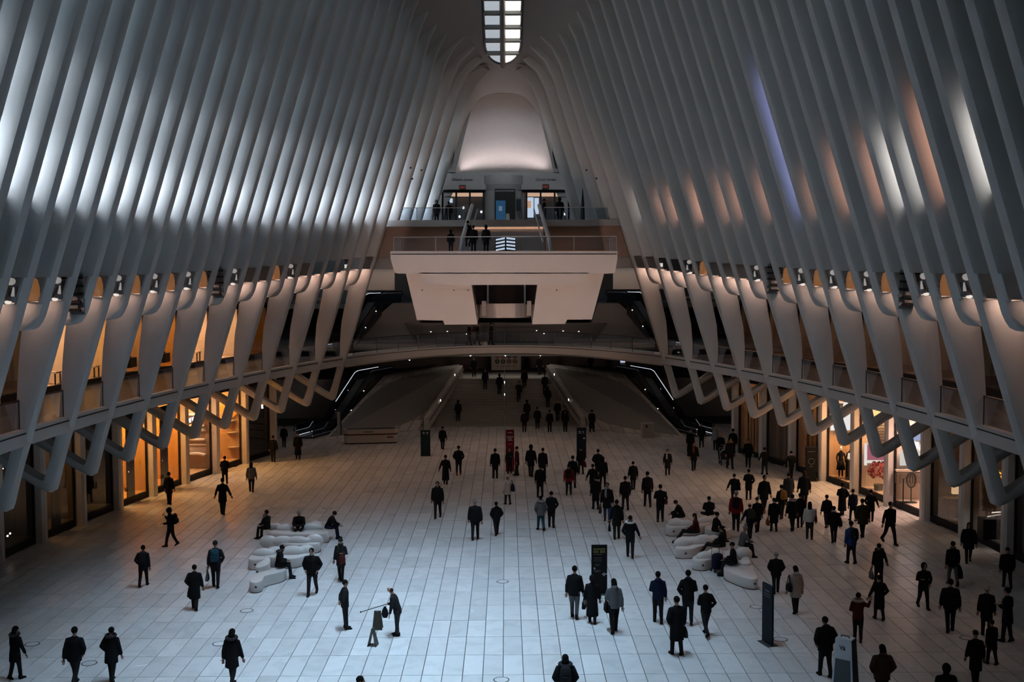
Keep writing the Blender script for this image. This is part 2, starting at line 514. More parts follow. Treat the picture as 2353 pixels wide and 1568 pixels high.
def px_prism(b, pts, Y, back, material=None, shrink=None):
    """outline given in the picture, standing upright at distance Y, with its own thickness going back"""
    a = [PY(x, y, Y) for x, y in pts]
    if shrink is None: b.prism(a, (0, back, 0), material)
    else:
        c = sum(a, Vector()) / len(a)
        b.prism(a, [c + (p - c) * shrink + Vector((0, back, 0)) for p in a], material)

# ---- enclosing walls of the end building
e = structure(empty('wall_far'), 'dark back wall of the concourse under the far landing')
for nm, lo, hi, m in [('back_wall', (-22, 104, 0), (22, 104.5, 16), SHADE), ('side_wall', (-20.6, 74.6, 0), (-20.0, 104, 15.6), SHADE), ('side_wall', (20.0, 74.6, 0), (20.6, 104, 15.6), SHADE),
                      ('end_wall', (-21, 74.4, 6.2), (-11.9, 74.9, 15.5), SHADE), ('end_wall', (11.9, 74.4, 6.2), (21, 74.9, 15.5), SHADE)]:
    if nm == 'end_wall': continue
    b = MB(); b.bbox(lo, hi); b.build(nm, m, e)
# concourse beyond the stairs
fc = structure(empty('floor_concourse'), 'raised concourse floor at the head of the wide stairs')
b = MB(); b.bbox((-20, 93.0, 0), (20, 104, 3.27)); b.build('slab', GREYW, fc)
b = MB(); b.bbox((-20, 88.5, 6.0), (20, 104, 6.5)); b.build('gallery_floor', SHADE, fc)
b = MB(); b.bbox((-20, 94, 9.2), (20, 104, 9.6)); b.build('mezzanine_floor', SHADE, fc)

# ---- the wide stairs
st = tag(empty('grand_staircase', (0, 87.3, 0)), 'wide dark stone stairs climbing to the concourse under the bridge', 'staircase')
N = 18; RISE = 3.27; Y0s, Y1s = 87.3, 93.0
def stair_z(Y): return max(0.0, min(RISE, (Y - Y0s) / (Y1s - Y0s) * RISE))
for i in range(N):
    ya = Y0s + (Y1s - Y0s) * i / N; hw = 6.1 + (3.75 - 6.1) * i / N
    b = MB(); b.bbox((-hw, ya - Y0s, 0), (hw, 93.0 - Y0s, RISE * (i + 1) / N)) if i == 0 else b.bbox((-hw, ya - Y0s, RISE * i / N - .02), (hw, ya + .45 - Y0s if i < N - 1 else 93.2 - Y0s, RISE * (i + 1) / N))
    b.build('step', STEPM, st)
rail = MB(); rail.tube([(0, -.1, .95), (0, 5.7, 4.15), (0, 6.2, 4.2)], .03, 6)
for t in np.linspace(0, 1, 6): rail.tube([(0, 5.7 * t, RISE * t), (0, 5.7 * t, RISE * t + .95)], .022, 6)
rail.build('centre_handrail', CHROME, st)
for t in (.40, .66):
    b = MB(); b.box((0, 5.7 * t - .05, RISE * t + 1.0), (.05, .05, .16)); b.build('rail_light', DOT, st)

# ---- flanking stone walls, clad in slabs
def bilerp(c00, c10, c11, c01, u, v): return (c00 * (1 - u) * (1 - v) + c10 * u * (1 - v) + c11 * u * v + c01 * (1 - u) * v)
for side in (-1, 1):
    wl = structure(empty('wall_stair_' + SIDES[side]), 'sloping marble-clad wall beside the wide stairs')
    mir = lambda p: Vector((abs(p.x) * side, p.y, p.z))
    B0, B1 = mir(G(1345, 986)), mir(G(1576, 1008))
    T0, T1 = mir(PY(1265, 841, 93.6)), mir(PY(1436, 861, 92.6))
    nu, nv = 9, 6
    core = MB()
    q = [p + Vector((0, .12, -.02)) for p in (B0, B1, T1, T0)]
    core.prism(q, (0, 2.2, 0)); core.build('wall_core', SHADE, wl)
    for j in range(nv):
        for i in range(nu):
            off = .5 if j % 2 else 0
            u0 = max(0, (i + off - .5) / (nu - .5)); u1 = min(1, (i + off + .5) / (nu - .5))
            if u1 - u0 < .02: continue
            g = .005
            v0, v1 = j / nv + g, (j + 1) / nv - g
            # the top edge sags in a curve
            def pt(u, v):
                p = bilerp(B0, B1, T1, T0, u, v)
                return p
            b = MB(); pr = random.uniform(0, .012)
            b.prism([pt(u0 + g, v0) - Vector((0, pr, 0)), pt(u1 - g, v0) - Vector((0, pr, 0)), pt(u1 - g, v1) - Vector((0, pr, 0)), pt(u0 + g, v1) - Vector((0, pr, 0))], (0, .16 + pr, 0))
            b.build('stone_slab', STONE, wl)
    # parapet coping that frames the stair flight, with the handrail inside
    b = MB()
    P0 = B0 + Vector((0, 0, .0)); 
    b.prism([B0 + Vector((-.35 * side, -.05, 0)), B0 + Vector((0, -.05, 0)), B0 + Vector((0, -.05, .95)), B0 + Vector((-.35 * side, -.05, .95))],
            [T0 + Vector((-.35 * side, .2, -1.0)), T0 + Vector((0, .2, -1.0)), T0 + Vector((0, .2, .05)), T0 + Vector((-.35 * side, .2, .05))])
    b.build('parapet', STONE, wl)
    b = MB(); b.tube([B0 + Vector((-.45 * side, 0, .72)), T0 + Vector((-.45 * side, .1, -.25))], .035, 6); b.build('handrail', BRONZE, wl)
    for t in (.3, .72):
        p = B0.lerp(T0, t) + Vector((-.45 * side, -.05, .78 - .9 * t * 0.18)); b = MB(); b.box(p, (.06, .06, .16)); b.build('rail_light', DOT, wl)
    # wedge wall that carries the upper escalator
    b = MB(); pts = [PY(x if side < 0 else 2324 - x, y, 91.5) for x, y in ((902, 697), (950, 697), (985, 806), (775, 806))]
    b.prism(pts, (0, 2.0, 0)); o = b.build('wedge_wall', GREYW, wl)

# ---- dark glazed recess behind the bridge with small lamps
rc = structure(empty('wall_recess'), 'dark recess with small ceiling lamps behind the bridge')
b = MB(); px_prism(b, [(928, 742), (1396, 742), (1352, 806), (972, 806)], 91.2, .4); b.build('recess_panel', mat('recess dark', (.07, .068, .065), .35), rc)
for x, y in ((990, 763), (1028, 762), (1072, 768), (1233, 760), (1250, 767), (1294, 761), (1330, 762)):
    p = PY(x, y, 91.1); b = MB(); b.ellip(p, (.055, .03, .03), 8, 5); b.build('recess_lamp', DOT, rc)
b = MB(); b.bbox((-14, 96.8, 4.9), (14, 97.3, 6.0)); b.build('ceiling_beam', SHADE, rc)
for x in (866, 941, 1003, 1081, 1161, 1241, 1319):
    p = PY(x, 818 if x > 950 else 828, 96.7); b = MB(); b.ellip(p, (.07, .03, .035), 8, 5); b.build('beam_lamp', DOT, rc)

# ---- escalators
def escalator(p0, p1, width, label, lit=True):
    p0, p1 = Vector(p0), Vector(p1)
    h = Vector((p1.x - p0.x, p1.y - p0.y, 0)); ln = h.length; h.normalize(); n = Vector((-h.y, h.x, 0))
    rt = tag(empty('escalator', p0), label, 'escalator')
    rise = p1.z - p0.z; run = rise * 1.73; fl = max(.6, (ln - run) / 2)
    path = [Vector((0, 0, 0)), h * fl, h * (ln - fl) + Vector((0, 0, rise)), h * ln + Vector((0, 0, rise))]
    b = MB()
    rr = []
    for p in path: rr.append([p - n * width / 2 + Vector((0, 0, .12)), p + n * width / 2 + Vector((0, 0, .12)), p + n * width / 2 - Vector((0, 0, .75)), p - n * width / 2 - Vector((0, 0, .75))])
    rr[0] = [q if i < 2 else Vector((q.x, q.y, -.01)) for i, q in enumerate(rr[0])]; rr[1] = [q if i < 2 else Vector((q.x, q.y, -.01)) for i, q in enumerate(rr[1])]
    b.loft(rr); b.build('truss', DARK, rt)
    K = 22
    for i in range(K):
        t = (i + .5) / K; p = path[1].lerp(path[2], t)
        b = MB(); b.box(p + Vector((0, 0, .16)), ((ln - 2 * fl) / K * .98, width * .7, rise / K), math.atan2(h.y, h.x)); b.build('step', mat('ribbed step metal', (.16, .16, .165), .4, metal=.6), rt)
    for s in (-1, 1):
        off = n * (width / 2 - .06) * s
        rings = []
        for p in path: rings.append([p + off + Vector((0, 0, .12)), p + off + Vector((0, 0, 1.0)), p + off * .96 + Vector((0, 0, 1.0)), p + off * .96 + Vector((0, 0, .12))])
        b = MB(); b.loft(rings); b.build('balustrade', glass('smoked glass', (.25, .25, .27), .12), rt)
        b = MB(); hp = [path[0] - h * .35 + Vector((0, 0, .55)), path[0] - h * .2 + Vector((0, 0, 1.0)), path[1] + Vector((0, 0, 1.03)), path[2] + Vector((0, 0, 1.03)), path[3] + h * .2 + Vector((0, 0, 1.03)), path[3] + h * .35 + Vector((0, 0, .6))]
        b.tube([q + off for q in hp], .045, 6); b.build('handrail', BLACK, rt)
        if lit:
            b = MB(); b.tube([q + off * .93 + Vector((0, 0, .9)) for q in (path[1].lerp(path[2], .35), path[2] - h * .3 - Vector((0, 0, .12)), path[2] + h * .3, path[3])], .017, 5); b.build('light_strip', LEDW, rt)
            if fl > .5:
                b = MB(); b.tube([q + off * .93 + Vector((0, 0, .2)) for q in (path[0], path[1], path[1].lerp(path[2], .12))], .015, 5); b.build('light_strip', LEDW, rt)
        for t in (.35, .75):
            b = MB(); b.ellip(path[1].lerp(path[2], t) + off * 1.02 + Vector((0, 0, .25)), (.04, .04, .04), 6, 4); b.build('step_lamp', DOT, rt)
    return rt
for side, nm in ((-1, 'counter'), (1, 'bin')):
    a = G(700, 1008); t = G(886, 868, RISE)
    escalator((abs(a.x) * side, a.y, 0), (abs(t.x) * side, t.y, RISE), 1.5, {-1: 'black escalator with lit handrail rising behind the white curved counter', 1: 'black escalator with lit handrail rising beside the white bin'}[side])
    a = G(745, 802, 6.5); t = G(905, 697, 9.6)
    escalator((abs(a.x) * side, a.y, 6.5), (abs(t.x) * side, t.y, 9.6), 1.5, {-1: 'upper black escalator with glowing handrail behind the left slanting legs', 1: 'upper black escalator with glowing handrail behind the right slanting legs'}[side])

# ---- the curved bridge
br = tag(empty('footbridge', (0, 85.3, 0)), 'curved white footbridge with glass railing spanning the far end', 'bridge')
def bridge_y(X): return 85.3 - 11.3 * (abs(X) / 10.4) ** 2.2
xs = np.linspace(-10.6, 10.6, 33)
off = Vector((0, -85.3, 0))
rr = []
for x in xs:
    y = bridge_y(x); rr.append([Vector((x, y, ZG)) + off, Vector((x, y, ZG - .60)) + off, Vector((x * 1.0, y + .5, ZG - .75)) + off, Vector((x * 1.02, y + 3.0, ZG - .75)) + off, Vector((x * 1.02, y + 3.0, ZG)) + off])
b = MB(); b.loft(rr); o = b.build('deck', PANEL, br); smooth_by_angle(o, 30)
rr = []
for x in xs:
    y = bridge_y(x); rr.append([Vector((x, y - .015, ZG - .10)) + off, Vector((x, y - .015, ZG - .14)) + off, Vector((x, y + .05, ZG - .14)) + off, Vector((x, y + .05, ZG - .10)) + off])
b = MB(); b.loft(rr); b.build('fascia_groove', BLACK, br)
b = MB(); b.tube([Vector((x, bridge_y(x) + .12, ZG + 1.05)) + off for x in xs], .035, 6); b.build('handrail', BRONZE, br)
gx = np.linspace(-10.2, 10.2, 17)
for i, (xa, xb) in enumerate(zip(gx, gx[1:])):
    b = MB(); pa, pb = Vector((xa + .03, bridge_y(xa + .03) + .12, ZG)) + off, Vector((xb - .03, bridge_y(xb - .03) + .12, ZG)) + off
    b.prism([pa, pb, pb + Vector((0, 0, 1.0)), pa + Vector((0, 0, 1.0))], (0, .02, 0)); b.build('glass_panel', CLEAR, br)
    b = MB(); b.box(pa + Vector((0, 0, .5)), (.035, .035, 1.0)); b.build('post', BRONZE, br)

# ---- transit board seen under the bridge
sg = tag(empty('line_board', PY(1162, 851, 100)), 'white board of round subway line symbols under the footbridge', 'sign')
def loc(p): return Vector(p) - sg.location
b = MB(); a = [loc(PY(x, y, 100)) for x, y in ((1129, 806), (1197, 806), (1197, 851), (1129, 851))]; b.prism(a, (0, .15, 0)); b.build('panel', mat('sign white', (.62, .60, .56), .6), sg)
def text(name, body, size, material, parent, locv, rot=(PI / 2, 0, 0), ext=.01, align='CENTER', shear=0.0):
    cu = bpy.data.curves.new(name, 'FONT'); cu.body = body; cu.size = size; cu.extrude = ext; cu.align_x = align; cu.align_y = 'CENTER'; cu.shear = shear
    t = bpy.data.objects.new(name, cu); COL.objects.link(t)
    dg = bpy.context.evaluated_depsgraph_get(); me = bpy.data.meshes.new_from_object(t.evaluated_get(dg))
    bpy.data.objects.remove(t); bpy.data.curves.remove(cu)
    me.name = name; me.materials.clear(); me.materials.append(material)
    o = obj(name, me, parent); o.location = locv; o.rotation_euler = rot
    return o
red_, grn_, brn_, blu_ = [mat(n, c, .5) for n, c in (('line red', (.35, .03, .03)), ('line green', (.02, .07, .04)), ('line brown', (.22, .09, .05)), ('line blue', (.02, .03, .12)))]
SWH = mat('letter white', (.75, .75, .75), .5)
for row, (yy0, syms) in enumerate(((818, (('2', red_), ('3', red_), ('A', blu_), ('C', blu_))), (831, (('4', grn_), ('5', grn_), ('J', brn_), ('Z', brn_))))):
    for i, (ch, m) in enumerate(syms):
        p = loc(PY(1142.5 + 13.6 * i, yy0, 99.97)); b = MB()
        b.prism([p + Vector((.21 * math.cos(a), 0, .21 * math.sin(a))) for a in np.linspace(0, 2 * PI, 18, endpoint=False)], (0, .04, 0)); d = b.build('line_symbol', m, sg)
        text('symbol_letter', ch, .3, SWH, d, p + Vector((0, -.02, 0)))
for i, x in enumerate((1144, 1156, 1168, 1181)):
    p = loc(PY(x, 842.5, 99.97)); b = MB(); b.box(p, (.12 if i in (0, 3) else .42, .03, .11 if i in (0, 3) else .06)); b.build('print_mark', mat('print grey', (.2, .2, .2), .6), sg)

# ---- mezzanine platform on its two piers
MZ_Y = 68.0
MZ = PY(1162, 577, MZ_Y).z
pf = tag(empty('mezzanine_platform', (0, MZ_Y, MZ)), 'white cantilevered balcony with stepped underside facing the hall', 'balcony')
def part(name, pts, Y, back, m, shrink=None, parent=pf, bevel=0):
    b = MB(); px_prism(b, pts, Y, back, None, shrink); b.v = [tuple(Vector(v) - pf.location) for v in b.v]
    return b.build(name, m, parent)
PLAT = mat('platform paint', (.60, .57, .55), .6, var=.05, scale=.5)
part('deck', [(897, 577.5), (1419, 577), (1419, 584.5), (897, 585)], MZ_Y, 9.0, mat('deck edge', (.5, .5, .5), .5))
part('deck_groove', [(899, 583.5), (1417, 583), (1417, 585.5), (899, 586)], MZ_Y - .02, 4, BLACK)
part('fascia', [(898, 585.5), (1418, 585), (1419, 592), (1413, 627), (1405, 629), (915, 629), (907, 627), (897, 593)], MZ_Y - .05, 8.0, PLAT)
part('centre_beam', [(964, 627), (1353, 627), (1346, 652), (1340, 654.5), (978, 655.5), (971, 653)], MZ_Y - .05, 8.0, PLAT)
part('pier', [(931, 622), (1081, 640), (1097, 746), (1022, 746.5), (1018, 737), (958, 736)], MZ_Y + .6, 9.0, PLAT, .93)
part('pier', [(1237, 640), (1390, 622), (1360, 734.5), (1303, 735), (1299, 745), (1223, 745.5)], MZ_Y + .6, 9.0, PLAT, .93)
part('lift_glass', [(1086, 650), (1236, 650), (1230, 700), (1094, 700)], MZ_Y + 3.0, .2, mat('dark lift glass', (.015, .012, .012), .15))
b = MB(); c0 = PY(1162, 712, MZ_Y + 2.6) - pf.location; Rb = PY(1219, 712, MZ_Y + 2.6).x
for r_, nm in ((Rb, 'lift_balcony'),):
    rr = []
    for z in (PY(1162, 698, MZ_Y + 2.6).z - MZ, PY(1162, 731, MZ_Y + 2.6).z - MZ):
        rr.append([Vector((r_ * math.sin(a), c0.y + 1.0 - 1.0 * math.cos(a), z)) for a in np.linspace(-PI / 2, PI / 2, 15)])
    b.loft(rr); o = b.build(nm, PLAT, pf)
for x in (1121, 1206):
    part('lift_post', [(x - 2, 655), (x + 2, 655), (x + 2, 700), (x - 2, 700)], MZ_Y + 2.7, .08, CHROME)
for x in (1112, 1216):
    part('lift_jamb', [(x - 5, 692), (x + 5, 692), (x + 5, 726), (x - 5, 726)], MZ_Y + 2.2, .2, PLAT)
for x in (970, 1043, 1076, 1279):
    p = PY(x, 667, MZ_Y + .55) - pf.location; b = MB(); b.ellip(p, (.04, .03, .04), 6, 4); b.build('bolt_hole', BLACK, pf)
# railing of the platform
rl = tag(empty('glass_railing', (0, MZ_Y, MZ)), 'glass railing with steel top bar along the white balcony edge', 'railing')
RH = .88
xl, xr_ = PY(905, 560, MZ_Y + .25).x, PY(1416, 560, MZ_Y + .25).x
b = MB(); b.tube([(xl, 5.5, RH), (xl, .25, RH), (xr_, .25, RH), (xr_, 5.5, RH)], .035, 6); b.build('top_bar', CHROME, rl)
pxs = [xl] + [PY(x, 560, MZ_Y + .25).x for x in (1001, 1080, 1121, 1162, 1203, 1254, 1319)] + [xr_]
for xa, xb in zip(pxs, pxs[1:]):
    b = MB(); b.bbox((xa + .04, .24, .05), (xb - .04, .26, RH - .03)); b.build('glass_panel', CLEAR, rl)
for x in (pxs[0], pxs[1], PY(1058, 560, MZ_Y + .25).x, PY(1256, 560, MZ_Y + .25).x, pxs[-2], pxs[-1]):
    b = MB(); b.box((x, .25, RH / 2), (.06, .06, RH)); b.build('post', CHROME, rl)
for x in (pxs[0], pxs[-1]):
    for y in (1.6, 3.0, 4.4):
        b = MB(); b.box((x, y, RH / 2), (.05, .05, RH)); b.build('post', CHROME, rl)
# glowing stripes painted in as the skylight mirrored in the railing glass
sp = tag(empty('reflection_stripes', (0, MZ_Y + .6, MZ)), 'slanted white stripes painted as a skylight reflection in the balcony railing', 'panel')
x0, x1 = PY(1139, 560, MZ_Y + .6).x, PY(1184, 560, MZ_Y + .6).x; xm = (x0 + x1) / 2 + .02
b = MB(); b.bbox((x0 - .02, 0.03, 0), (x1 + .02, .06, .85)); b.build('reflection_backing', mat('reflection backing dark', (.03, .035, .04), .2), sp)
strp = emis('skylight reflection glow', (.82, .9, 1.0), .75)
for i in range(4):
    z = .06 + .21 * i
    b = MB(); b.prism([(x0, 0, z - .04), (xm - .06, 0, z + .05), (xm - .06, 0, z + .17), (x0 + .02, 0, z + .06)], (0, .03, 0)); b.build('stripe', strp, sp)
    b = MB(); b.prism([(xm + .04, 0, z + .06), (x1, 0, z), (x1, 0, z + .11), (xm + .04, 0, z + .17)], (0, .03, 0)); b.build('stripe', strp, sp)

# ---- upper stairs and landing
LZ, LY = PY(1162, 505.5, 75).z, 75.0
us = tag(empty('upper_staircase', (0, 70.6, MZ)), 'short stone stairs from the white balcony up to the entrance doors', 'staircase')
n = 13; 
for i in range(n):
    b = MB(); b.bbox((-2.62, (LY - 70.6) * i / n, 0), (2.62, LY - 70.6 + .05, (LZ - MZ) * (i + 1) / n)); b.build('step', UPSTEP, us)
for s in (-1, 1):
    b = MB(); pts = [PY(1162 + s * 103, 578, 69.3), PY(1162 + s * 99, 547, 69.5), PY(1162 + s * 92, 524, 71.0), PY(1162 + s * 77, 472, 75.0)]
    pts = [p - us.location for p in pts]
    b.tube(pts, .13, 8); b.build('handrail', mat('pale steel tube', (.5, .52, .53), .4, metal=.3), us)
    b = MB(); q = [p + Vector((-s * .35, .3, -.25)) for p in pts[1:]]; b.tube(q, .05, 6); b.build('inner_rail', CHROME, us)
ld = structure(empty('floor_entrance_landing'), 'street entrance landing above the balcony')
b = MB(); b.bbox((-10.2, LY, LZ - .42), (-2.62, 92, LZ)); b.build('slab', GREYW, ld)
b = MB(); b.bbox((2.62, LY, LZ - .42), (10.2, 92, LZ)); b.build('slab', GREYW, ld)
b = MB(); b.bbox((-2.62, LY, LZ - .42), (2.62, 92, LZ)); b.build('slab', GREYW, ld)
b = MB(); b.bbox((-10.6, LY + .8, MZ - .2), (10.6, LY + 1.0, LZ - .4)); b.build('landing_wall', BROWN, ld)
b = MB(); b.bbox((-10.6, MZ_Y + 8.9, MZ - 1.0), (10.6, LY + 1.0, MZ)); b.build('balcony_floor', GREYW, ld)
lr = tag(empty('landing_railing', (0, LY, LZ)), 'glass railing with steel bar along the entrance landing', 'railing')
LH = .84
for s, (xa, xb) in ((-1, (922, 1066)), (1, (1250, 1396))):
    a, c = PY(xa, 490, LY + .2).x, PY(xb, 490, LY + .2).x
    end = a if s < 0 else c
    b = MB(); b.tube([(a, .2, LH), (c, .2, LH)], .03, 6); b.build('top_bar', CHROME, lr)
    xsb = np.linspace(a, c, 5)
    for p, q in zip(xsb, xsb[1:]):
        b = MB(); b.bbox((p + .03, .19, .04), (q - .03, .21, LH - .03)); b.build('glass_panel', CLEAR, lr)
    for p in xsb:
        b = MB(); b.box((p, .2, LH / 2), (.04, .04, LH)); b.build('post', CHROME, lr)
    b = MB(); b.tube([(end, .2, LH), (end, 3.2, LH)], .03, 6); b.build('top_bar', CHROME, lr)

# ---- street portal
pw = structure(empty('wall_portal'), 'white end wall with a lit niche above the street doors')
Yp = 86.0
def pp(name, pts, Y, back, m, parent=pw): 
    b = MB(); px_prism(b, pts, Y, back); return b.build(name, m, parent)
PWALL = mat('portal paint', (.42, .42, .42), .6)
pp('wall_band', [(930, 396), (1400, 396), (1400, 425), (930, 425)], Yp, .6, PWALL)
pp('wall_side', [(930, 425), (1046, 425), (1012, 512), (930, 512)], Yp, .6, PWALL)
pp('wall_side', [(1272, 425), (1400, 425), (1400, 512), (1308, 512)], Yp, .6, PWALL)
pp('header', [(1024, 424), (1300, 424), (1303, 436), (1020, 436)], Yp - .25, .8, PANEL)
pp('door_head', [(1018, 437), (1306, 437), (1307, 442), (1017, 442)], Yp - .1, .6, BLACK)
# wall ring around the niche
hole = [PY(x, y, Yp) for x, y in ((1046, 398), (1273, 398), (1228, 215), (1092, 215))]
outer = [PY(x, y, Yp) for x, y in ((900, 398), (1424, 398), (1350, 90), (970, 90))]
b = MB()
b.add(hole + outer, [(0, 3, 7, 4), (3, 2, 6, 7), (2, 1, 5, 6)])
b.add([v + Vector((0, .3, 0)) for v in hole + outer], [(0, 3, 7, 4), (3, 2, 6, 7), (2, 1, 5, 6)])
b.build('niche_wall', VAULT, pw)
b = MB()
back = [Vector((p.x * .97, Yp + 1.6, p.z)) for p in hole]
rows = []
for t in np.linspace(0, 1, 9):
    l = hole[0].lerp(hole[3], t); r = hole[1].lerp(hole[2], t)
    dep = 2.2 * (1 - t) ** 1.5 + .02
    rows.append([Vector((l.x + (r.x - l.x) * u, Yp + dep * (math.sin(u * PI) ** .35 if 0 < u < 1 else 0), l.z)) for u in np.linspace(0, 1, 17)])
b.loft(rows, close=False); b.build('niche', mat('niche plaster', (.66, .62, .61), .7), pw, True)
area('niche_uplight', (0, Yp + .75, hole[0].z + .12), (0, .12, 1), 6.0, .3, 55, (1.0, .86, .84), 150).rotation_euler = (PI, 0, 0)
# central lift drum
tw = tag(empty('lift_drum', (0, Yp - .6, LZ)), 'grey curved lift drum between the street doors', 'drum')
Rt = 48 * Yp / F
def drum(name, y0, y1, R, m):
    z0, z1 = PY(1160, y1, Yp - 1.5).z - LZ, PY(1160, y0, Yp - 1.5).z - LZ
    b = MB(); rr = [[Vector((R * math.sin(a), R * .75 - R * .95 * math.cos(a), z)) for a in np.linspace(-PI / 2, PI / 2, 19)] for z in (z0, z1)]
    b.loft(rr); o = b.build(name, m, tw); smooth_by_angle(o, 50); return o
drum('drum_head', 400, 421, Rt, PWALL); drum('drum_band', 421, 434, Rt * 1.03, mat('drum band', (.3, .31, .31), .5)); drum('drum_wall', 434, 516, Rt * .97, PWALL)
def tpart(name, pts, Y, back, m, parent=tw):
    b = MB(); px_prism(b, pts, Y, back); b.v = [tuple(Vector(v) - tw.location) for v in b.v]; return b.build(name, m, parent)
tpart('doorway', [(1137, 434), (1184, 434), (1184, 512), (1137, 512)], Yp - 1.12, .3, mat('doorway dark', (.02, .02, .02), .5))
tpart('header_bar', [(1138, 437), (1182, 437), (1182, 441), (1138, 441)], Yp - 1.16, .05, CHROME)
tpart('sign_plate', [(1187, 442), (1196, 442), (1196, 454), (1187, 454)], Yp - 1.0, .05, mat('plate grey', (.35, .35, .35), .5))
tpart('notice', [(1186, 458), (1197, 458), (1197, 485), (1186, 485)], Yp - 1.0, .05, mat('notice navy', (.02, .03, .05), .4))
# the doors
DRM = mat('door frame dark', (.03, .03, .032), .4)
for n_, (xa, xb) in enumerate(((1017, 1111), (1210, 1307))):
    dr = structure(empty('door_%d' % (n_ + 1), PY((xa + xb) / 2, 505, Yp)), 'glazed street doors with dark frames')
    def dp(name, pts, Y, back, m):
        b = MB(); px_prism(b, pts, Y, back); b.v = [tuple(Vector(v) - dr.location) for v in b.v]; return b.build(name, m, dr)
    for x in np.linspace(xa, xb, 4):
        dp('mullion', [(x - 2, 442), (x + 2, 442), (x + 2, 510), (x - 2, 510)], Yp, .15, DRM)
    xs4 = np.linspace(xa, xb, 4)
    for p, q in zip(xs4, xs4[1:]):
        dp('pane', [(p + 2, 442), (q - 2, 442), (q - 2, 510), (p + 2, 510)], Yp + .05, .02, CLEAR)
    dp('transom', [(xa, 452), (xb, 452), (xb, 453.5), (xa, 453.5)], Yp, .1, DRM)
    dp('lobby_ceiling', [(xa, 443), (xb, 443), (xb, 452), (xa, 452)], Yp + 1.6, .1, emis('lobby warm glow', (1.0, .58, .36), .75))
    dp('lobby_wall', [(xa - 10, 440), (xb + 10, 440), (xb + 10, 516), (xa - 10, 516)], Yp + 2.2, .2, mat('lobby grey', (.18, .18, .19), .5))
    cells = ((1212, 1226, 453, 500), (1228, 1238, 455, 492)) if n_ else ((1032, 1040, 456, 466),)
    for (x0, x1, y0, y1) in cells:
        dp('street_view', [(x0, y0), (x1, y0), (x1, y1), (x0, y1)], Yp + 2.1, .05, emis('street daylight', (.8, .88, 1.0), .8))
    if n_: dp('orange_poster', [(1211, 462), (1220, 462), (1220, 478), (1211, 478)], Yp + 2.0, .05, emis('poster orange', (1.0, .5, .25), .7))
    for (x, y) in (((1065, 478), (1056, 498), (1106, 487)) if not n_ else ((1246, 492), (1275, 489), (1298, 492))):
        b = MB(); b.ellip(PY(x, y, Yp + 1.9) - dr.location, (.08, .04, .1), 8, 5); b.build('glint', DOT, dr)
# exit signs and lettering
for i, (x, y) in enumerate(((1063, 431), (1254, 429.5))):
    sgn = tag(empty('exit_sign', PY(x, y, Yp - .3)), 'red EXIT sign over the street doors %s the grey lift drum' % ('to the left of' if i == 0 else 'to the right of'), 'sign', 'exit signs over the street doors')
    b = MB(); b.box((0, 0, 0), (.5, .06, .36)); b.build('case', DARK, sgn)
    text('letters', 'EXIT', .2, emis('exit red', (1, .12, .08), .35), sgn, (0, -.04, 0))
    t = text('street_name', 'Church Street', .27, mat('letter black', (.02, .02, .02), .5), None, PY(x, 413, Yp - .03))
    tag(t, 'black Church Street lettering over the street doors %s the drum' % ('to the left of' if i == 0 else 'to the right of'), 'lettering', 'street name lettering')
# kiosk screen, stand, notice boards by the drum
ks = tag(empty('information_kiosk', PY(1150, 512, 83.6)), 'blue lit information screen in front of the grey drum doorway', 'kiosk')
def kp(name, x0, x1, y0, y1, Y, back, m):
    b = MB(); px_prism(b, [(x0, y0), (x1, y0), (x1, y1), (x0, y1)], Y, back); b.v = [tuple(Vector(v) - ks.location) for v in b.v]; b.build(name, m, ks)
kp('case', 1138, 1163, 459, 518, 83.6, .25, mat('kiosk blue black', (.02, .03, .05), .4)); kp('screen', 1139.5, 1161.5, 461, 505, 83.57, .03, emis('screen blue', (.05, .16, .34), .35))
kp('screen_card', 1146, 1154, 474, 485, 83.54, .03, emis('screen pale', (.3, .45, .6), .35))
ts_ = tag(empty('caution_sign', PY(1166, 512, 82.8)), 'small pale folding sign beside the blue kiosk screen', 'sign')
b = MB(); px_prism(b, [(1163, 491), (1170, 491), (1172, 512), (1161, 512)], 82.8, .1); b.v = [tuple(Vector(v) - ts_.location) for v in b.v]; b.build('board', mat('caution pale', (.35, .33, .28), .6), ts_)
b = MB(); px_prism(b, [(1163, 491), (1170, 491), (1172, 512), (1161, 512)], 83.1, .06); b.v = [tuple(Vector(v) - ts_.location) for v in b.v]; b.build('rear_board', mat('caution pale', (.35, .33, .28), .6), ts_)
# tall black closed parasol shape on the landing
pa = tag(empty('folded_parasol', PY(1339, 512, 76.3)), 'tall black folded parasol at the end of the landing railing', 'parasol')
pb_ = PY(1339, 504, 76.3).z - pa.location.z; pt_ = PY(1339, 433, 76.3).z - pa.location.z
b = MB(); b.tube([(0, 0, 0), (0, 0, pb_ * .5), (0, 0, pb_ + .2), (0, 0, pt_ * .55), (0, 0, pt_)], [.13, .14, .15, .11, .015], 8); b.build('cloth', mat('parasol black', (.015, .017, .02), .7), pa, True)
b = MB(); b.tube([(0, 0, 0), (0, 0, .06)], .22, 10); b.build('base', BLACK, pa)
# white cove lights left and right of the platform with the grey walls below them
for side in (-1, 1):
    cv = tag(empty('cove_light', (side * 9.6, 79, 12.6)), 'white strip light on the wall %s the balcony' % ('to the left of' if side < 0 else 'to the right of'), 'light', 'strip lights beside the balcony')
    b = MB(); b.box((0, 0, 0), (3.4, .12, .26)); b.build('diffuser', emis('cove white', (1.0, .93, .86), .62), cv)
    b = MB(); b.box((0, .1, .9), (3.4, .2, 1.5)); b.build('dark_recess', BLACK, cv)
    b = MB(); b.box((0, .35, -.95), (3.6, .3, 1.5)); b.build('grey_wall', GREYW, cv)

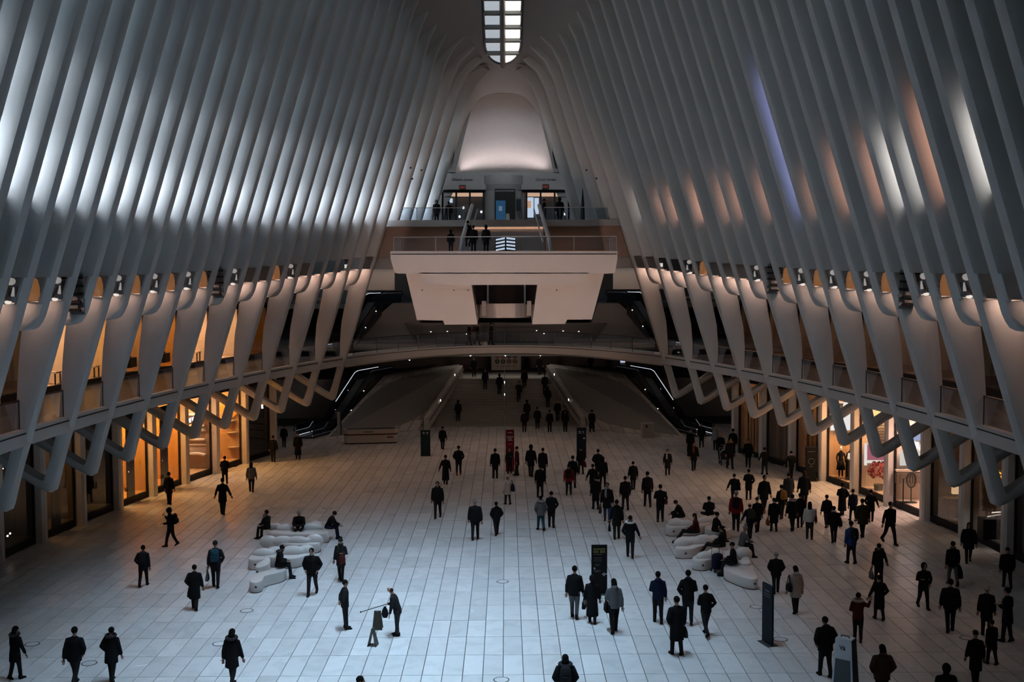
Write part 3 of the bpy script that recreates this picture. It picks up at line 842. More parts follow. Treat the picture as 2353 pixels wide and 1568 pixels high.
# dim warm lamps of the concourse ceiling and added fill light for the balcony
for x in (-9, 0, 9):
    o = area('concourse_lamp', (x, 79.0, 13.0), (0, 0, -1), 5, 3, 85, (1.0, .72, .56), 150); o.rotation_euler = (0, 0, 0)
o = area('stair_lamp', (0, 95, 5.9), (0, 0, -1), 10, 2, 40, (1.0, .85, .7), 160); o.rotation_euler = (0, 0, 0)
o = area('balcony_lamp', (0, 73.5, 15.1), (0, 0, -1), 12, .6, 60, (1.0, .62, .42), 170); o.rotation_euler = (0, 0, 0)
for s in (-1, 1):
    spot('balcony_fill', (s * 8.5, 56, 7.2), (-s * 5, 12.5, 3.6), 2000, (1.0, .66, .52), 62, .8, .4)  # unseen warm spots, added to brighten the balcony front and rib legs

spot('portal_fill', (0, 77.0, 25.5), (0, 8.5, -7.0), 900, (.86, .93, 1.0), 80, .8, .4)  # unseen spot added under the ridge to brighten the portal wall
# ================================================================== galleries, shops, lamps
WARM = (1.0, .56, .28); AMB = (1.0, .50, .16); PINK = (1.0, .62, .47); COOL = (.78, .88, 1.0)
def tone(name, c, r=.6): return mat(name, c, r, var=.12, scale=1.5)
OAK = tone('warm timber lining', (.42, .27, .15)); PALE = tone('pale shop wall', (.55, .46, .38)); DKB = tone('dark brown wall', (.13, .095, .07)); BLK = tone('black shopfront', (.02, .019, .018)); YEL = tone('ochre wall', (.45, .24, .05)); RED = tone('red leaves', (.35, .03, .04))
# (side, level, bay): (wall material, lamp power, lamp colour)
SHOP = {
 (-1, 0, 1): (BLK, 0, WARM), (-1, 0, 2): (BLK, 2, WARM), (-1, 0, 3): (DKB, 22, AMB), (-1, 0, 4): (BLK, 4, WARM), (-1, 0, 5): (YEL, 150, AMB), (-1, 0, 6): (YEL, 150, AMB), (-1, 0, 7): (OAK, 130, WARM), (-1, 0, 8): (OAK, 150, AMB), (-1, 0, 9): (BLK, 6, WARM),
 (-1, 1, 1): (DKB, 6, WARM), (-1, 1, 2): (DKB, 12, WARM), (-1, 1, 3): (PALE, 130, WARM), (-1, 1, 4): (PALE, 90, AMB), (-1, 1, 5): (OAK, 70, AMB), (-1, 1, 6): (YEL, 95, AMB), (-1, 1, 7): (PALE, 170, WARM), (-1, 1, 8): (PALE, 130, WARM), (-1, 1, 9): (YEL, 10, AMB),
 (1, 0, 1): (BLK, 2, WARM), (1, 0, 2): (DKB, 12, AMB), (1, 0, 3): (DKB, 14, WARM), (1, 0, 4): (PALE, 190, PINK), (1, 0, 5): (PALE, 130, WARM), (1, 0, 6): (OAK, 190, WARM), (1, 0, 7): (OAK, 22, WARM), (1, 0, 8): (DKB, 14, WARM), (1, 0, 9): (OAK, 24, WARM),
 (1, 1, 1): (BLK, 3, AMB), (1, 1, 2): (BLK, 5, AMB), (1, 1, 3): (DKB, 22, PINK), (1, 1, 4): (DKB, 30, PINK), (1, 1, 5): (DKB, 26, WARM), (1, 1, 6): (DKB, 24, WARM), (1, 1, 7): (DKB, 22, WARM), (1, 1, 8): (DKB, 18, WARM), (1, 1, 9): (DKB, 8, WARM),
}
wn = 0
COLM = mat('column paint', (.60, .56, .53), .55)
for side in (-1, 1):
    wl = walls[side]
    cb = MB(); hw = .24
    ring = lambda z: [(hw * c - (hw * .4 if 0 else 0), hw * s, z) for c, s in ((-1, -.6), (-.6, -1), (.6, -1), (1, -.6), (1, .6), (.6, 1), (-.6, 1), (-1, .6))]
    cb.loft([ring(0), ring(5.3)]); cb.loft([ring(ZG), ring(10.4)]); cme = cb.mesh('column', COLM)
    for k in range(-6, 11):
        o = obj('column', cme, wl); o.location = ((W(YK(k)) + STORE) * side, YK(k), 0)
    for k in range(-6, 10):
        Ya, Yb = YK(k), YK(k + 1)
        xa, xb = W(Ya) + STORE, W(Yb) + STORE
        # gallery balustrade between two legs
        q = lambda Y, o, z: Vector(((W(Y) + RF(ZG) + o) * side, Y, z))
        p0, p1 = Ya + .40, Yb - .36
        if True:
            b = MB(); b.prism([q(p0, .34, ZG + .02), q(p1, .34, ZG + .02), q(p1, .34, ZG + .98), q(p0, .34, ZG + .98)], (.02 * side, 0, 0)); b.build('balustrade_pane', CLEAR, wl)
            b = MB(); b.tube([q(p0, .34, ZG + 1.0), q(p1, .34, ZG + 1.0)], .035, 5); b.tube([q(p1, .34, ZG), q(p1, .34, ZG + 1.0)], .025, 5); b.build('balustrade_rail', BRONZE, wl)
        for lvl in (0, 1):
            z0, z1 = (0.0, 5.28) if lvl == 0 else (ZG, 10.35)
            wm, pw_, lc = SHOP.get((side, lvl, k), (BLK, 0, WARM))
            wn += 1
            wi = structure(empty('window_%d' % wn, (xa * side, Ya, z0)))
            def loc4(X, Y, z): return Vector((X * side - xa * side, Y - Ya, z - z0))
            fr = MB(); g0, g1 = Ya + .26, Yb - .26
            X = lambda Y: W(Y) + STORE + .12
            # plinth, head and jambs
            fr.prism([loc4(X(g0), g0, z0), loc4(X(g1), g1, z0), loc4(X(g1), g1, z0 + .32), loc4(X(g0), g0, z0 + .32)], (.14 * side, 0, 0))
            fr.prism([loc4(X(g0), g0, z1 - .5), loc4(X(g1), g1, z1 - .5), loc4(X(g1), g1, z1), loc4(X(g0), g0, z1)], (.14 * side, 0, 0))
            for gg in (g0, g1):
                fr.box(loc4(X(gg) + .05, gg, (z0 + z1) / 2), (.1, .07, z1 - z0))
            fr.build('frame', BLACK, wi)
            gm = (g0 + g1) / 2
            for ga, gb in ((g0, gm), (gm, g1)):
                b = MB(); b.prism([loc4(X(ga) + .05, ga + .02, z0 + .32), loc4(X(gb) + .05, gb - .02, z0 + .32), loc4(X(gb) + .05, gb - .02, z1 - .5), loc4(X(ga) + .05, ga + .02, z1 - .5)], (.02 * side, 0, 0)); b.build('pane', DUSK, wi)
            # the party wall that closes the bay and the shop floor
            b = MB(); b.prism([loc4(X(Yb) + .1, Yb - .16, z0), loc4(X(Yb) + 3.2, Yb - .16, z0), loc4(X(Yb) + 3.2, Yb - .16, z1), loc4(X(Yb) + .1, Yb - .16, z1)], (0, .3, 0)); b.build('party_wall', wm, wi)
            b = MB(); b.prism([loc4(X(Ya) + .15, Ya, z0 + .33), loc4(X(Yb) + .15, Yb, z0 + .33), loc4(X(Yb) + 3.2, Yb, z0 + .33), loc4(X(Ya) + 3.2, Ya, z0 + .33)], (0, 0, -.05)); b.build('shop_floor', wm, wi)
            b = MB(); b.prism([loc4(X(Ya) + 3.15, Ya, z0), loc4(X(Yb) + 3.15, Yb, z0), loc4(X(Yb) + 3.15, Yb, z1), loc4(X(Ya) + 3.15, Ya, z1)], (.1 * side, 0, 0)); b.build('rear_wall', wm, wi)
            if lvl == 1:
                o = area('gallery_fill', ((W(gm) + 1.6) * side, gm, 10.3), (0, 0, -1), .8, 2.4, 15, (1.0, .54, .36), 170); o.rotation_euler = (0, 0, 0)  # added warm fill for the walkway and leg faces, without a fitting
            if pw_ > 0:
                o = area('shop_light', ((X(gm) + 1.4) * side, gm - .2, z1 - .25), (0, 0, -1), 1.6, 1.8, pw_ * (2.2 if lvl or pw_ < 100 else 3.6), lc, 180); o.rotation_euler = (0, 0, 0)

# ---- lamps in the notches of the ribs, seen between the rib fronts
AMBER = mat('amber lamp glass', (.35, .13, .04), .25, emit=(1.0, .42, .16), estr=.16)
REFL = mat('lamp reflector', (.8, .78, .75), .3, emit=(1.0, .92, .86), estr=.22)
GREYC = mat('lamp housing grey', (.18, .19, .2), .4)
def lamp_spot(rt):
    b = MB(); b.box((0, 0, .74), (.62, .10, .06)); b.tube([(-.1, 0, .7), (-.1, 0, .58)], .03, 6); b.build('bracket', BLACK, rt)
    b = MB(); b.ellip((-.1, -.02, .62), (.13, .13, .11), 10, 7); b.build('globe', REFL, rt, True)
    for x, tl in ((-.22, .06), (.16, -.05)):
        b = MB(); b.tube([(x, -.05, .48), (x + tl * .5, -.07, .28), (x + tl, -.1, .06)], [.08, .13, .15], 9); b.build('lamp_head', GREYC, rt, True)
    b = MB(); b.tube([(-.24, -.17, .46), (-.22, -.2, .2)], [.02, .055], 6); b.build('shiny_fin', REFL, rt)
    b = MB(); b.ellip((-.05, -.1, .04), (.1, .1, .06), 8, 5); b.build('lens', emis('lamp lens glow', (1.0, .9, .82), .8), rt)
def lamp_drum(rt):
    b = MB(); b.box((0, 0, .76), (.66, .10, .05)); b.build('bracket', BLACK, rt)
    b = MB(); b.tube([(-.02, -.05, .04), (-.02, -.05, .4), (-.02, -.05, .66), (-.02, -.05, .72)], [.21, .22, .17, .08], 12); b.build('drum', AMBER, rt, True)
    b = MB(); b.tube([(.26, -.05, .5), (.27, -.05, .3), (.2, -.06, .66)], .035, 6); b.build('arm', BLACK, rt)
    b = MB(); b.tube([(-.3, -.05, .35), (-.3, -.05, .1)], .035, 6); b.build('clamp', BLACK, rt)
def lamp_grille(rt):
    b = MB(); b.prism([(-.34, 0, -.5), (.06, 0, -.5), (.36, 0, .05), (.36, 0, .80), (-.30, 0, .80)], (0, .06, 0)); b.build('back_plate', GREYC, rt)
    for i in range(5):
        b = MB(); b.box((-.02, -.05, -.36 + .26 * i), (.62 if i > 1 else .44, .12, .07)); b.build('slat', BLACK, rt)
        b = MB(); b.box((.02, -.03, -.24 + .26 * i), (.5 if i > 1 else .36, .06, .13)); b.build('louvre', mat('louvre grey', (.12, .12, .12), .4), rt)
protos = {}
def lamp(kind, side, Y, label, group):
    e_ = dz(Y); z = ZL0 + e_ + .02
    x = (W(Y) + RF(z) + .46) * side
    nm = {'s': 'twin_spotlight', 'd': 'drum_lamp', 'g': 'louvre_panel'}[kind]; key = kind
    rt = tag(empty(nm, (x, Y - T / 2 + (.16 if kind != 'g' else -.09), z)), label, {'s': 'lamp', 'd': 'lamp', 'g': 'vent'}[kind], group)
    rt.scale = (side * 1.15, 1.15, 1.12)
    if key not in protos:
        {'s': lamp_spot, 'd': lamp_drum, 'g': lamp_grille}[kind](rt); protos[key] = [(c.name.split('.')[0], c.data) for c in COL.objects if c.parent == rt]
    else:
        for n_, me in protos[key]: obj(n_, me, rt)
    return rt
seqs = {-1: 'sdsgdsdsdsdgsppdspppppp', 1: 'sdsgdsdsdsdgsppdspppppp'}
seqs[1] = 'psdsgdsdsdsdgspppdsppppp'
ST0 = {-1: YK(-1), 1: YK(-1)}
cnt = {}
for side in (-1, 1):
    seq = seqs[side]
    names = {'s': 'grey twin spotlight', 'd': 'amber drum lamp', 'g': 'black louvred panel'}
    idx = {}
    for i, ch in enumerate(seq):
        Y = ST0[side] + BAY / 2 * i
        if Y > YK(10) + .1: break
        if ch in names:
            idx[ch] = idx.get(ch, 0) + 1
            lamp(ch, side, Y, '%s between the ribs of the %s wall, %s from the near end' % (names[ch], SIDES[side], ORD[idx[ch] - 1]), names[ch] + 's along the ' + SIDES[side] + ' wall')
        # the warm wash each fitting throws down the plate below it
        z = ZL0 + dz(Y)
        x = (W(Y) + RF(z) + 1.0) * side
        pwr = 85 if ch != 'p' else 150
        spot('wash_light', (x, Y - T / 2 - .75, z + .55), (-.28 * side, .55, -1.0), pwr * (1.0 if side < 0 else 1.1), PINK, 84, .9, .12)

for side in (-1, 1):
    for Y in (YK(-2) - BAY / 2, YK(-2), YK(-2) + BAY / 2):
        z = ZL0 + dz(Y); x = (W(Y) + RF(z) + 1.0) * side
        spot('wash_light', (x, Y - T / 2 - .75, z + .55), (-.28 * side, .55, -1.0), 60, PINK, 84, .9, .12)
# ---- daylight and lamps that light the rib faces above the step
def slot_light(side, Y, p, c, z0, ln, off=1.25, wd=.7):
    """daylight standing in a glazed slot: a tall narrow sheet just inside the pane"""
    zs = ZS0 + dz(Y) + z0; zm = zs + ln / 2
    x = (W(Y) + RF(zm) + off) * side
    o = area('slot_daylight', (x, Y - .22, zm), (0, 0, -1), wd, ln, p, c, 130)
    up = Vector((-.31 * side, 0, 1)).normalized(); n = Vector((-.45 * side, 1.0, 0)); n = (n - n.dot(up) * up).normalized()
    xa = up.cross(-n).normalized()
    o.rotation_euler = Matrix((xa, up, -n)).transposed().to_euler()      # emits along -Z of the lamp, i.e. along n
    return o
gaps = [((a[0] + b_[0]) / 2) for a, b_ in zip(RIBS, RIBS[1:]) if b_[1] != 'upper']
ORG = (1.0, .50, .34); WHT = (1.0, .93, .88); BLU = (.42, .46, 1.0)
for Y in gaps + [Y for Y in (74.7, 76.5, 78.2, 80.0)]:
    if Y < 22: continue
    slot_light(-1, Y, 40, COOL, .05, 1.8)
    slot_light(-1, Y, 32, COOL, .2, 4.2)
    slot_light(-1, Y, 12, (.66, .84, 1.0), .4, 7.0); slot_light(-1, Y, 9, (.62, .83, 1.0), .6, 12.0)
# the right flank: only some slots are lit, in mixed colours (distance, colour, power, height)
for Y, c, p, h in [(33.2, WHT, 30, 3), (36.7, ORG, 24, 4), (38.5, WHT, 24, 3), (40.3, WHT, 34, 3), (42.0, ORG, 18, 3), (45.6, ORG, 16, 3), (49.1, ORG, 8, 2), (50.9, BLU, 40, 8), (54.4, ORG, 12, 2.5), (56.2, ORG, 13, 2.5), (58.0, ORG, 13, 2.5), (59.7, ORG, 16, 2.5), (61.5, ORG, 10, 2.5), (63.2, ORG, 10, 2), (65.0, ORG, 14, 2), (66.8, ORG, 10, 2), (68.5, ORG, 10, 2), (70.3, WHT, 6, 2), (72.0, ORG, 10, 2)]:
    Yg = min(gaps, key=lambda g: abs(g - Y))
    slot_light(1, Yg, p * 1.15, c, .05, h * .8)
# ================================================================== people
FAB = {}
def cloth(name, c, rough=.85): FAB[name] = mat('cloth ' + name, c, rough, var=.18, scale=14, bump=.05, spec=.06)
for n_, c_ in dict(black=(.010, .010, .011), coal=(.018, .018, .020), char=(.030, .030, .032), navy=(.012, .016, .035), blue=(.03, .07, .20), jean=(.05, .09, .18), brown=(.05, .03, .02),
                   rust=(.20, .06, .02), olive=(.03, .03, .018), red=(.16, .015, .02), wine=(.07, .012, .014), grey=(.10, .10, .105), lgrey=(.24, .24, .25), beige=(.30, .26, .22),
                   cream=(.50, .42, .36), white=(.55, .55, .56), teal=(.02, .06, .09), ochre=(.28, .14, .03)).items(): cloth(n_, c_)
SKIN = mat('skin', (.30, .17, .12), .6, var=.05); EYE = mat('eye dark', (.01, .01, .01), .3); LIP = mat('lip', (.22, .08, .07), .5)
HAIR = {k: mat('hair ' + k, c, 0.9, var=.2, scale=20, spec=.05) for k, c in dict(black=(.008, .007, .007), brown=(.03, .018, .012), grey=(.22, .22, .22), blond=(.25, .14, .06), red=(.22, .08, .03)).items()}
PEND = []           # (object, voxel size) meshes still to be fused into one continuous skin

def V(*a): return Vector(a)
def limb_pts(a, b, c): return [a, b, c]

def hand(b, wrist, d, up, side, fist=False):
    """palm, four fingers of different length and a thumb leaving its side"""
    d = d.normalized(); n = up - d * up.dot(d); n = n.normalized() if n.length > .01 else V(1, 0, 0); w = d.cross(n) * side
    p0, p1 = wrist, wrist + d * .085
    b.tube([p0 - d * .02, p0 + d * .03, p1], [(.026, .022), (.042, .020), (.040, .016)], 6, SKIN)
    for i, ln in enumerate((.066, .076, .070, .054)):
        q = p1 + w * (.030 - .020 * i)
        bend = n * (-.35 if not fist else -1.0)
        m = q + d * ln * .5 + bend * ln * .15; e_ = m + (d + bend * (1.0 if not fist else 1.6)).normalized() * ln * .5
        b.tube([q - d * .012, m, e_], [.0095, .0088, .0062], 5, SKIN)
    t0 = p0 + d * .03 + w * .03; t1 = t0 + (d * .6 + w * .75).normalized() * .038; t2 = t1 + (d * .95 + w * .2 - n * .3).normalized() * .030
    b.tube([t0 - w * .012, t1, t2], [.012, .0105, .0075], 5, SKIN)

def person(label, loc, face, h=1.72, top='black', low='coal', coat='hip', hair='short', hc='black', stride=.5, arms=('down', 'down'), hood=None, scarf=None, seat=None, lean=0.0,
           pack=None, bulk=1.04, shoe='black', vox=.030, cat='person', look=0.0, sleeves=None, reach=None, group=None):
    """one figure; local frame: x right, y ahead, z up"""
    k = h / 1.72
    root = tag(empty('person', loc, None, face), label, cat, group); root.scale = (k, k, k)
    B = MB(); C = MB(); Tr = MB()
    sit = seat is not None
    hipz = (seat + .10) / k if sit else .90 - .05 * abs(stride)
    hip = V(0, 0, hipz)
    la = lean + (.06 if abs(stride) > .3 else .02)
    up = V(0, math.sin(la), math.cos(la)); fw = V(0, math.cos(la), -math.sin(la))
    waist = hip + up * .16; chest = hip + up * .38; sh = hip + up * .50; neck = hip + up * .555; nk2 = hip + up * .60
    la2 = la * .7 + look; hu = V(0, math.sin(la2), math.cos(la2)); head = nk2 + hu * .098 + V(0, .015, 0)
    # legs
    feet = []
    for s in (-1, 1):
        hj = hip + V(.095 * s, 0, -.02)
        if sit:
            ext = seat_ext = (reach or {}).get('leg', .42)
            kn = hj + V(.03 * s, ext, .02 if hipz * k > .4 else .2)
            an = V(kn.x + .01 * s, kn.y + (.06 if ext < .5 else .30), .075)
            if (reach or {}).get('cross'): kn = hj + V(.22 * s, .34, -.02); an = hj + V(-.08 * s, .36, -.10)
        else:
            a = stride * .42 * s
            kn = hj + V(0, math.sin(a) * .42 + .02, -math.cos(a) * .43)
            if a < 0: an = kn + V(0, -abs(stride) * .24 - .01, -.40 + .07 * abs(stride))
            else: an = kn + V(0, .02 + .06 * abs(stride), -.405)
            an.z = .075 + (.10 * abs(stride) if a < -.02 else 0)
        B.tube([hj, hj.lerp(kn, .5), kn, kn.lerp(an, .35), an], [.075, .066, .052, .050, .036], 8)
        Tr.tube([hj + V(0, 0, .04), hj.lerp(kn, .5), kn, kn.lerp(an, .5), an + (an - kn).normalized() * .02], [.105 * bulk ** .5, .090, .074, .068, .062], 8)
        toe = V(.02 * s, 1, 0) if not (not sit and stride * s < -.1) else V(0, .85, -.5)
        toe.normalize()
        B.tube([an, an + toe * .10 - V(0, 0, .03)], [.035, .028], 6)
        feet.append((an, toe))
    Tr.tube([hip + V(0, 0, .14), hip, hip - V(0, 0, .06)], [(.145, .105), (.155, .115), (.10, .08)], 10)
    # trunk of the body
    B.tube([hip - V(0, 0, .04), hip + up * .06, waist, chest, sh, neck, nk2], [(.11, .09), (.145, .10), (.125, .09), (.155, .105), (.14, .08), (.058, .058), (.052, .055)], 10)
    # head with brow, nose, jaw
    hx = .078; 
    rings = []
    for t, rx, ry, oy in ((-.118, .030, .034, .030), (-.10, .050, .058, .018), (-.06, .066, .080, .008), (0, .076, .096, 0), (.05, .078, .100, -.004), (.09, .066, .086, -.006), (.118, .034, .044, -.006)):
        c = head + hu * t + V(0, oy, 0)
        rings.append([c + V(rx * math.cos(a), ry * math.sin(a), 0) for a in np.linspace(0, 2 * PI, 12, endpoint=False)])
    B.loft(rings)
    # arms
    skins = []
    for i, s in enumerate((-1, 1)):
        m = arms[i]; sj = sh + V(.168 * s * bulk ** .5, 0, -.035); U, L = .285, .255
        sw = math.sin(stride * .6) * (-s)
        if m == 'down': el = sj + V(.07 * s, sw * .16 - .01, -U); wr = el + V(.02 * s, sw * .12 + .05, -L)
        elif m == 'pocket': el = sj + V(.13 * s, -.08, -U + .04); wr = el + V(-.10 * s, .13, -L + .07)
        elif m == 'bent': el = sj + V(.08 * s, -.02, -U + .02); wr = el + V(-.09 * s, .22, .06)
        elif m == 'hold': el = sj + V(.07 * s, .02, -U + .01); wr = el + V(-.12 * s, .23, -.03)
        elif m == 'phone': el = sj + V(.06 * s, .12, -U + .05); wr = el + V(-.05 * s, .14, .20)
        elif m == 'out': el = sj + V(.12 * s, .02, -U + .02); wr = el + V(.08 * s, .06, -L + .03)
        elif m == 'reach': el = sj + V(.12 * s, .18, -U + .10); wr = el + V(.10 * s, .24, .0)
        elif m == 'back': el = sj + V(.08 * s, -.12, -U + .04); wr = el + V(-.16 * s, -.05, -L + .10)
        elif m == 'up': el = sj + V(.16 * s, .06, -.12); wr = el + V(.06 * s, .10, .20)
        elif m == 'lap': el = sj + V(.06 * s, .12, -U + .03); wr = el + V(-.10 * s, .22, -.08)
        else: el = sj + V(.06 * s, 0, -U); wr = el + V(0, .03, -L)
        B.tube([sj, sj.lerp(el, .5), el, el.lerp(wr, .4), wr], [.048, .044, .036, .035, .025], 7)
        C.tube([sj - V(.05 * s, 0, -.01), sj, sj.lerp(el, .5), el, el.lerp(wr, .55), wr - (wr - el).normalized() * .01], [.06 * bulk, .078 * bulk, .070 * bulk, .062 * bulk, .056 * bulk, .050 * bulk], 8)
        skins.append((wr, wr - el, s, m))
    # coat
    bx = bulk
    hem = {'short': hipz - .02, 'hip': hipz - .14, 'thigh': hipz - .30, 'knee': hipz - .45, 'long': hipz - .64}[coat]
    if sit: hem = hipz - .08
    st_ = abs(stride) * (.10 if coat in ('thigh', 'knee', 'long') else .03)
    ctr = lambda z: hip + up * ((z - hip.z)) if z > hip.z else V(0, 0, z)
    prof = [(neck + up * .02, .068, .066), (sh + up * .035, .100, .078), (sh + up * .0, .150 * bx, .095), (sh - up * .07, .190 * bx, .118 * bx), (chest, .188 * bx, .130 * bx), (waist, .172 * bx, .125 * bx), (hip + up * .03, .180 * bx, .135 * bx)]
    if not sit:
        prof += [(V(0, 0, hip.z - .10), .185 * bx, .135 * bx + st_ * .5)]
        if hem < hip.z - .12: prof.append((V(0, 0, hem), (.195 if coat != 'long' else .215) * bx, .135 * bx + st_))
    else:
        prof += [(hip - V(0, -.02, .06), .19 * bx, .16 * bx)]
        if coat in ('thigh', 'knee', 'long'):
            C.tube([hip + V(0, .02, .03), hip + V(0, .22, .05), hip + V(0, .38, .03)], [(.19, .12), (.20, .11), (.19, .09)], 10)
    C.loft([[c + V(rx * math.cos(a), 0, 0) + (fw if c.z >= hip.z else V(0, 1, 0)) * (ry * math.sin(a)) for a in np.linspace(0, 2 * PI, 14, endpoint=False)] for c, rx, ry in prof])
    if hood == 'up':
        C.ellip(head + V(0, -.035, .02), (.118, .130, .142), 12, 8)
    elif hood == 'down':
        C.ellip(neck + V(0, -.085, .0), (.135, .075, .085), 10, 6)
    def pend(name, mb, m, vx, extra=None):
        o = mb.build(name, m, root, True); PEND.append((o, vx, extra)); return o
    # features joined to the body skin after fusing
    X = MB()
    yf = head + V(0, .094, 0)
    X.tube([yf + hu * .022 - V(0, .012, 0), yf - hu * .012 + V(0, .012, 0), yf - hu * .026], [.008, .014, .012], 5, SKIN)
    for s in (-1, 1):
        X.ellip(head + V(.031 * s, .084, 0) + hu * .022, (.013, .008, .009), 6, 4, EYE)
        X.ellip(head + V(.080 * s, -.004, 0) + hu * .0, (.012, .022, .032), 6, 4, SKIN)
    X.ellip(head + V(0, .076, 0) - hu * .058, (.026, .010, .008), 6, 4, LIP)
    for wr, d, s, m in skins:
        hand(X, wr, d, V(0, 1, .3) if m in ('down', 'out') else V(0, 0, 1), s, m in ('pocket',))
    pend('body', B, SKIN, .026, X)
    pend('coat' if coat != 'short' else 'jacket', C, FAB[top], vox)
    pend('trousers', Tr, FAB[low], vox)
    for (an, toe) in feet:
        b = MB(); n2 = V(1, 0, 0); u2 = V(0, -toe.z, toe.y)
        rr = []
        for t, wd, z0, z1 in ((-.075, .030, -.06, .04), (-.05, .042, -.075, .055), (.03, .044, -.075, .03), (.11, .048, -.075, -.015), (.165, .040, -.073, -.03), (.19, .018, -.07, -.045)):
            c = an + toe * t
            rr.append([c - n2 * wd + u2 * z0, c + n2 * wd + u2 * z0, c + n2 * wd * .8 + u2 * z1, c - n2 * wd * .8 + u2 * z1])
        b.loft(rr); b.build('shoe', FAB[shoe], root, True)
    # hair or hat
    b = MB(); hm = HAIR.get(hc) or FAB.get(hc)
    if hair in ('short', 'long', 'bob', 'bun'):
        b.ellip(head + hu * .035 - V(0, .016, 0), (.090, .106, .098), 12, 8)
        if hair in ('long', 'bob'):
            ln = .30 if hair == 'long' else .16
            b.tube([head + hu * .05 - V(0, .06, 0), head - V(0, .075, .08), head - V(0, .085 - la * .1, ln * .7), head - V(0, .06, ln)], [(.085, .05), (.098, .055), (.085, .045), (.04, .02)], 10)
        if hair == 'bun': b.ellip(head + hu * .07 - V(0, .11, 0), (.045, .045, .045), 8, 6)
        b.build('hair', hm, root, True)
    elif hair == 'beanie':
        b.ellip(head + hu * .055 - V(0, .010, 0), (.092, .108, .095), 12, 8); b.tube([head + hu * .02 - V(0, .01, 0), head + hu * .055 - V(0, .01, 0)], [(.094, .110), (.094, .110)], 12)
        b.build('beanie', hm, root, True)
    elif hair == 'cap':
        b.ellip(head + hu * .055 - V(0, .010, 0), (.090, .106, .085), 12, 8); b.prism([head + hu * .055 + V(-.06, .08, 0), head + hu * .055 + V(.06, .08, 0), head + hu * .04 + V(.045, .17, 0), head + hu * .04 + V(-.045, .17, 0)], (0, 0, .012))
        b.build('cap', hm, root, True)
    elif hair == 'bald':
        b.ellip(head + hu * .015 - V(0, .030, 0), (.086, .088, .070), 10, 6); b.build('hair', hm, root, True)
    elif hair == 'pompom':
        b.ellip(head + hu * .055 - V(0, .010, 0), (.092, .108, .095), 12, 8); b.ellip(head + hu * .19 - V(0, .01, 0), (.065, .065, .065), 8, 6); b.build('pompom_hat', hm, root, True)
    if hood == 'fur':
        b = MB()
        for a in np.linspace(0, 2 * PI, 14, endpoint=False):
            b.ellip(neck + V(.15 * math.cos(a), -.03 + .12 * math.sin(a), .015 + .02 * math.sin(a)), (.05, .045, .05), 6, 5)
        b.build('fur_collar', FAB[scarf or 'char'], root, True)
    elif scarf:
        b = MB()
        b.tube([neck + V(.085 * math.cos(a), .085 * math.sin(a), .03) for a in np.linspace(0, 2 * PI, 13)], .036, 7)
        b.tube([neck + V(.05, .10, .02), chest + V(.06, .15, -.02), waist + V(.05, .16, .02)], [(.03, .02), (.05, .02), (.05, .015)], 6)
        b.build('scarf', FAB[scarf], root, True)
    if pack:
        # worn bag: a thing of its own, resting on the back
        bp = tag(empty('backpack', loc, None, face), pack[1], 'backpack', 'backpacks worn in the hall'); bp.scale = (k, k, k)
        by = -.135 * bulk - .075
        c0 = chest + fw * by - up * .04
        rr = []
        for t, wx, wy in ((-.23, .12, .06), (-.20, .145, .085), (0, .15, .095), (.16, .135, .075), (.22, .09, .04)):
            c = c0 + up * t
            rr.append([c + V(wx * sx, 0, 0) + fw * (wy * sy) for sx, sy in ((-1, -.6), (-.7, -1), (.7, -1), (1, -.6), (1, .8), (-1, .8))])
        b = MB(); b.loft(rr); b.build('bag', FAB[pack[0]], bp, True)
        b = MB(); b.loft([[c0 + up * t + V(.10 * sx, 0, 0) + fw * (-.095 + y_) for sx, y_ in ((-1, 0), (-.8, -.05), (.8, -.05), (1, 0))] for t in (-.18, -.02)]); b.build('front_pocket', FAB[pack[0]], bp)
        for s in (-1, 1):
            b = MB(); b.tube([c0 + up * .17 + V(.08 * s, 0, 0) + fw * .03, sh + V(.09 * s, 0, .055), chest + V(.12 * s, 0, 0) + fw * (.135 * bulk), waist + V(.15 * s, 0, .03) - fw * .02], [(.022, .012)] * 4, 5); b.build('strap', FAB['black'], bp)
    return dict(root=root, wr=[root.matrix_basis @ Vector((0, 0, 0))] and skins, k=k, face=face, loc=Vector(loc), sh=sh, hip=hip, neck=neck, head=head)

def world_of(P, v):
    a = P['face']; v = v * P['k']
    return P['loc'] + Vector((v.x * math.cos(a) - v.y * math.sin(a), v.x * math.sin(a) + v.y * math.cos(a), v.z))

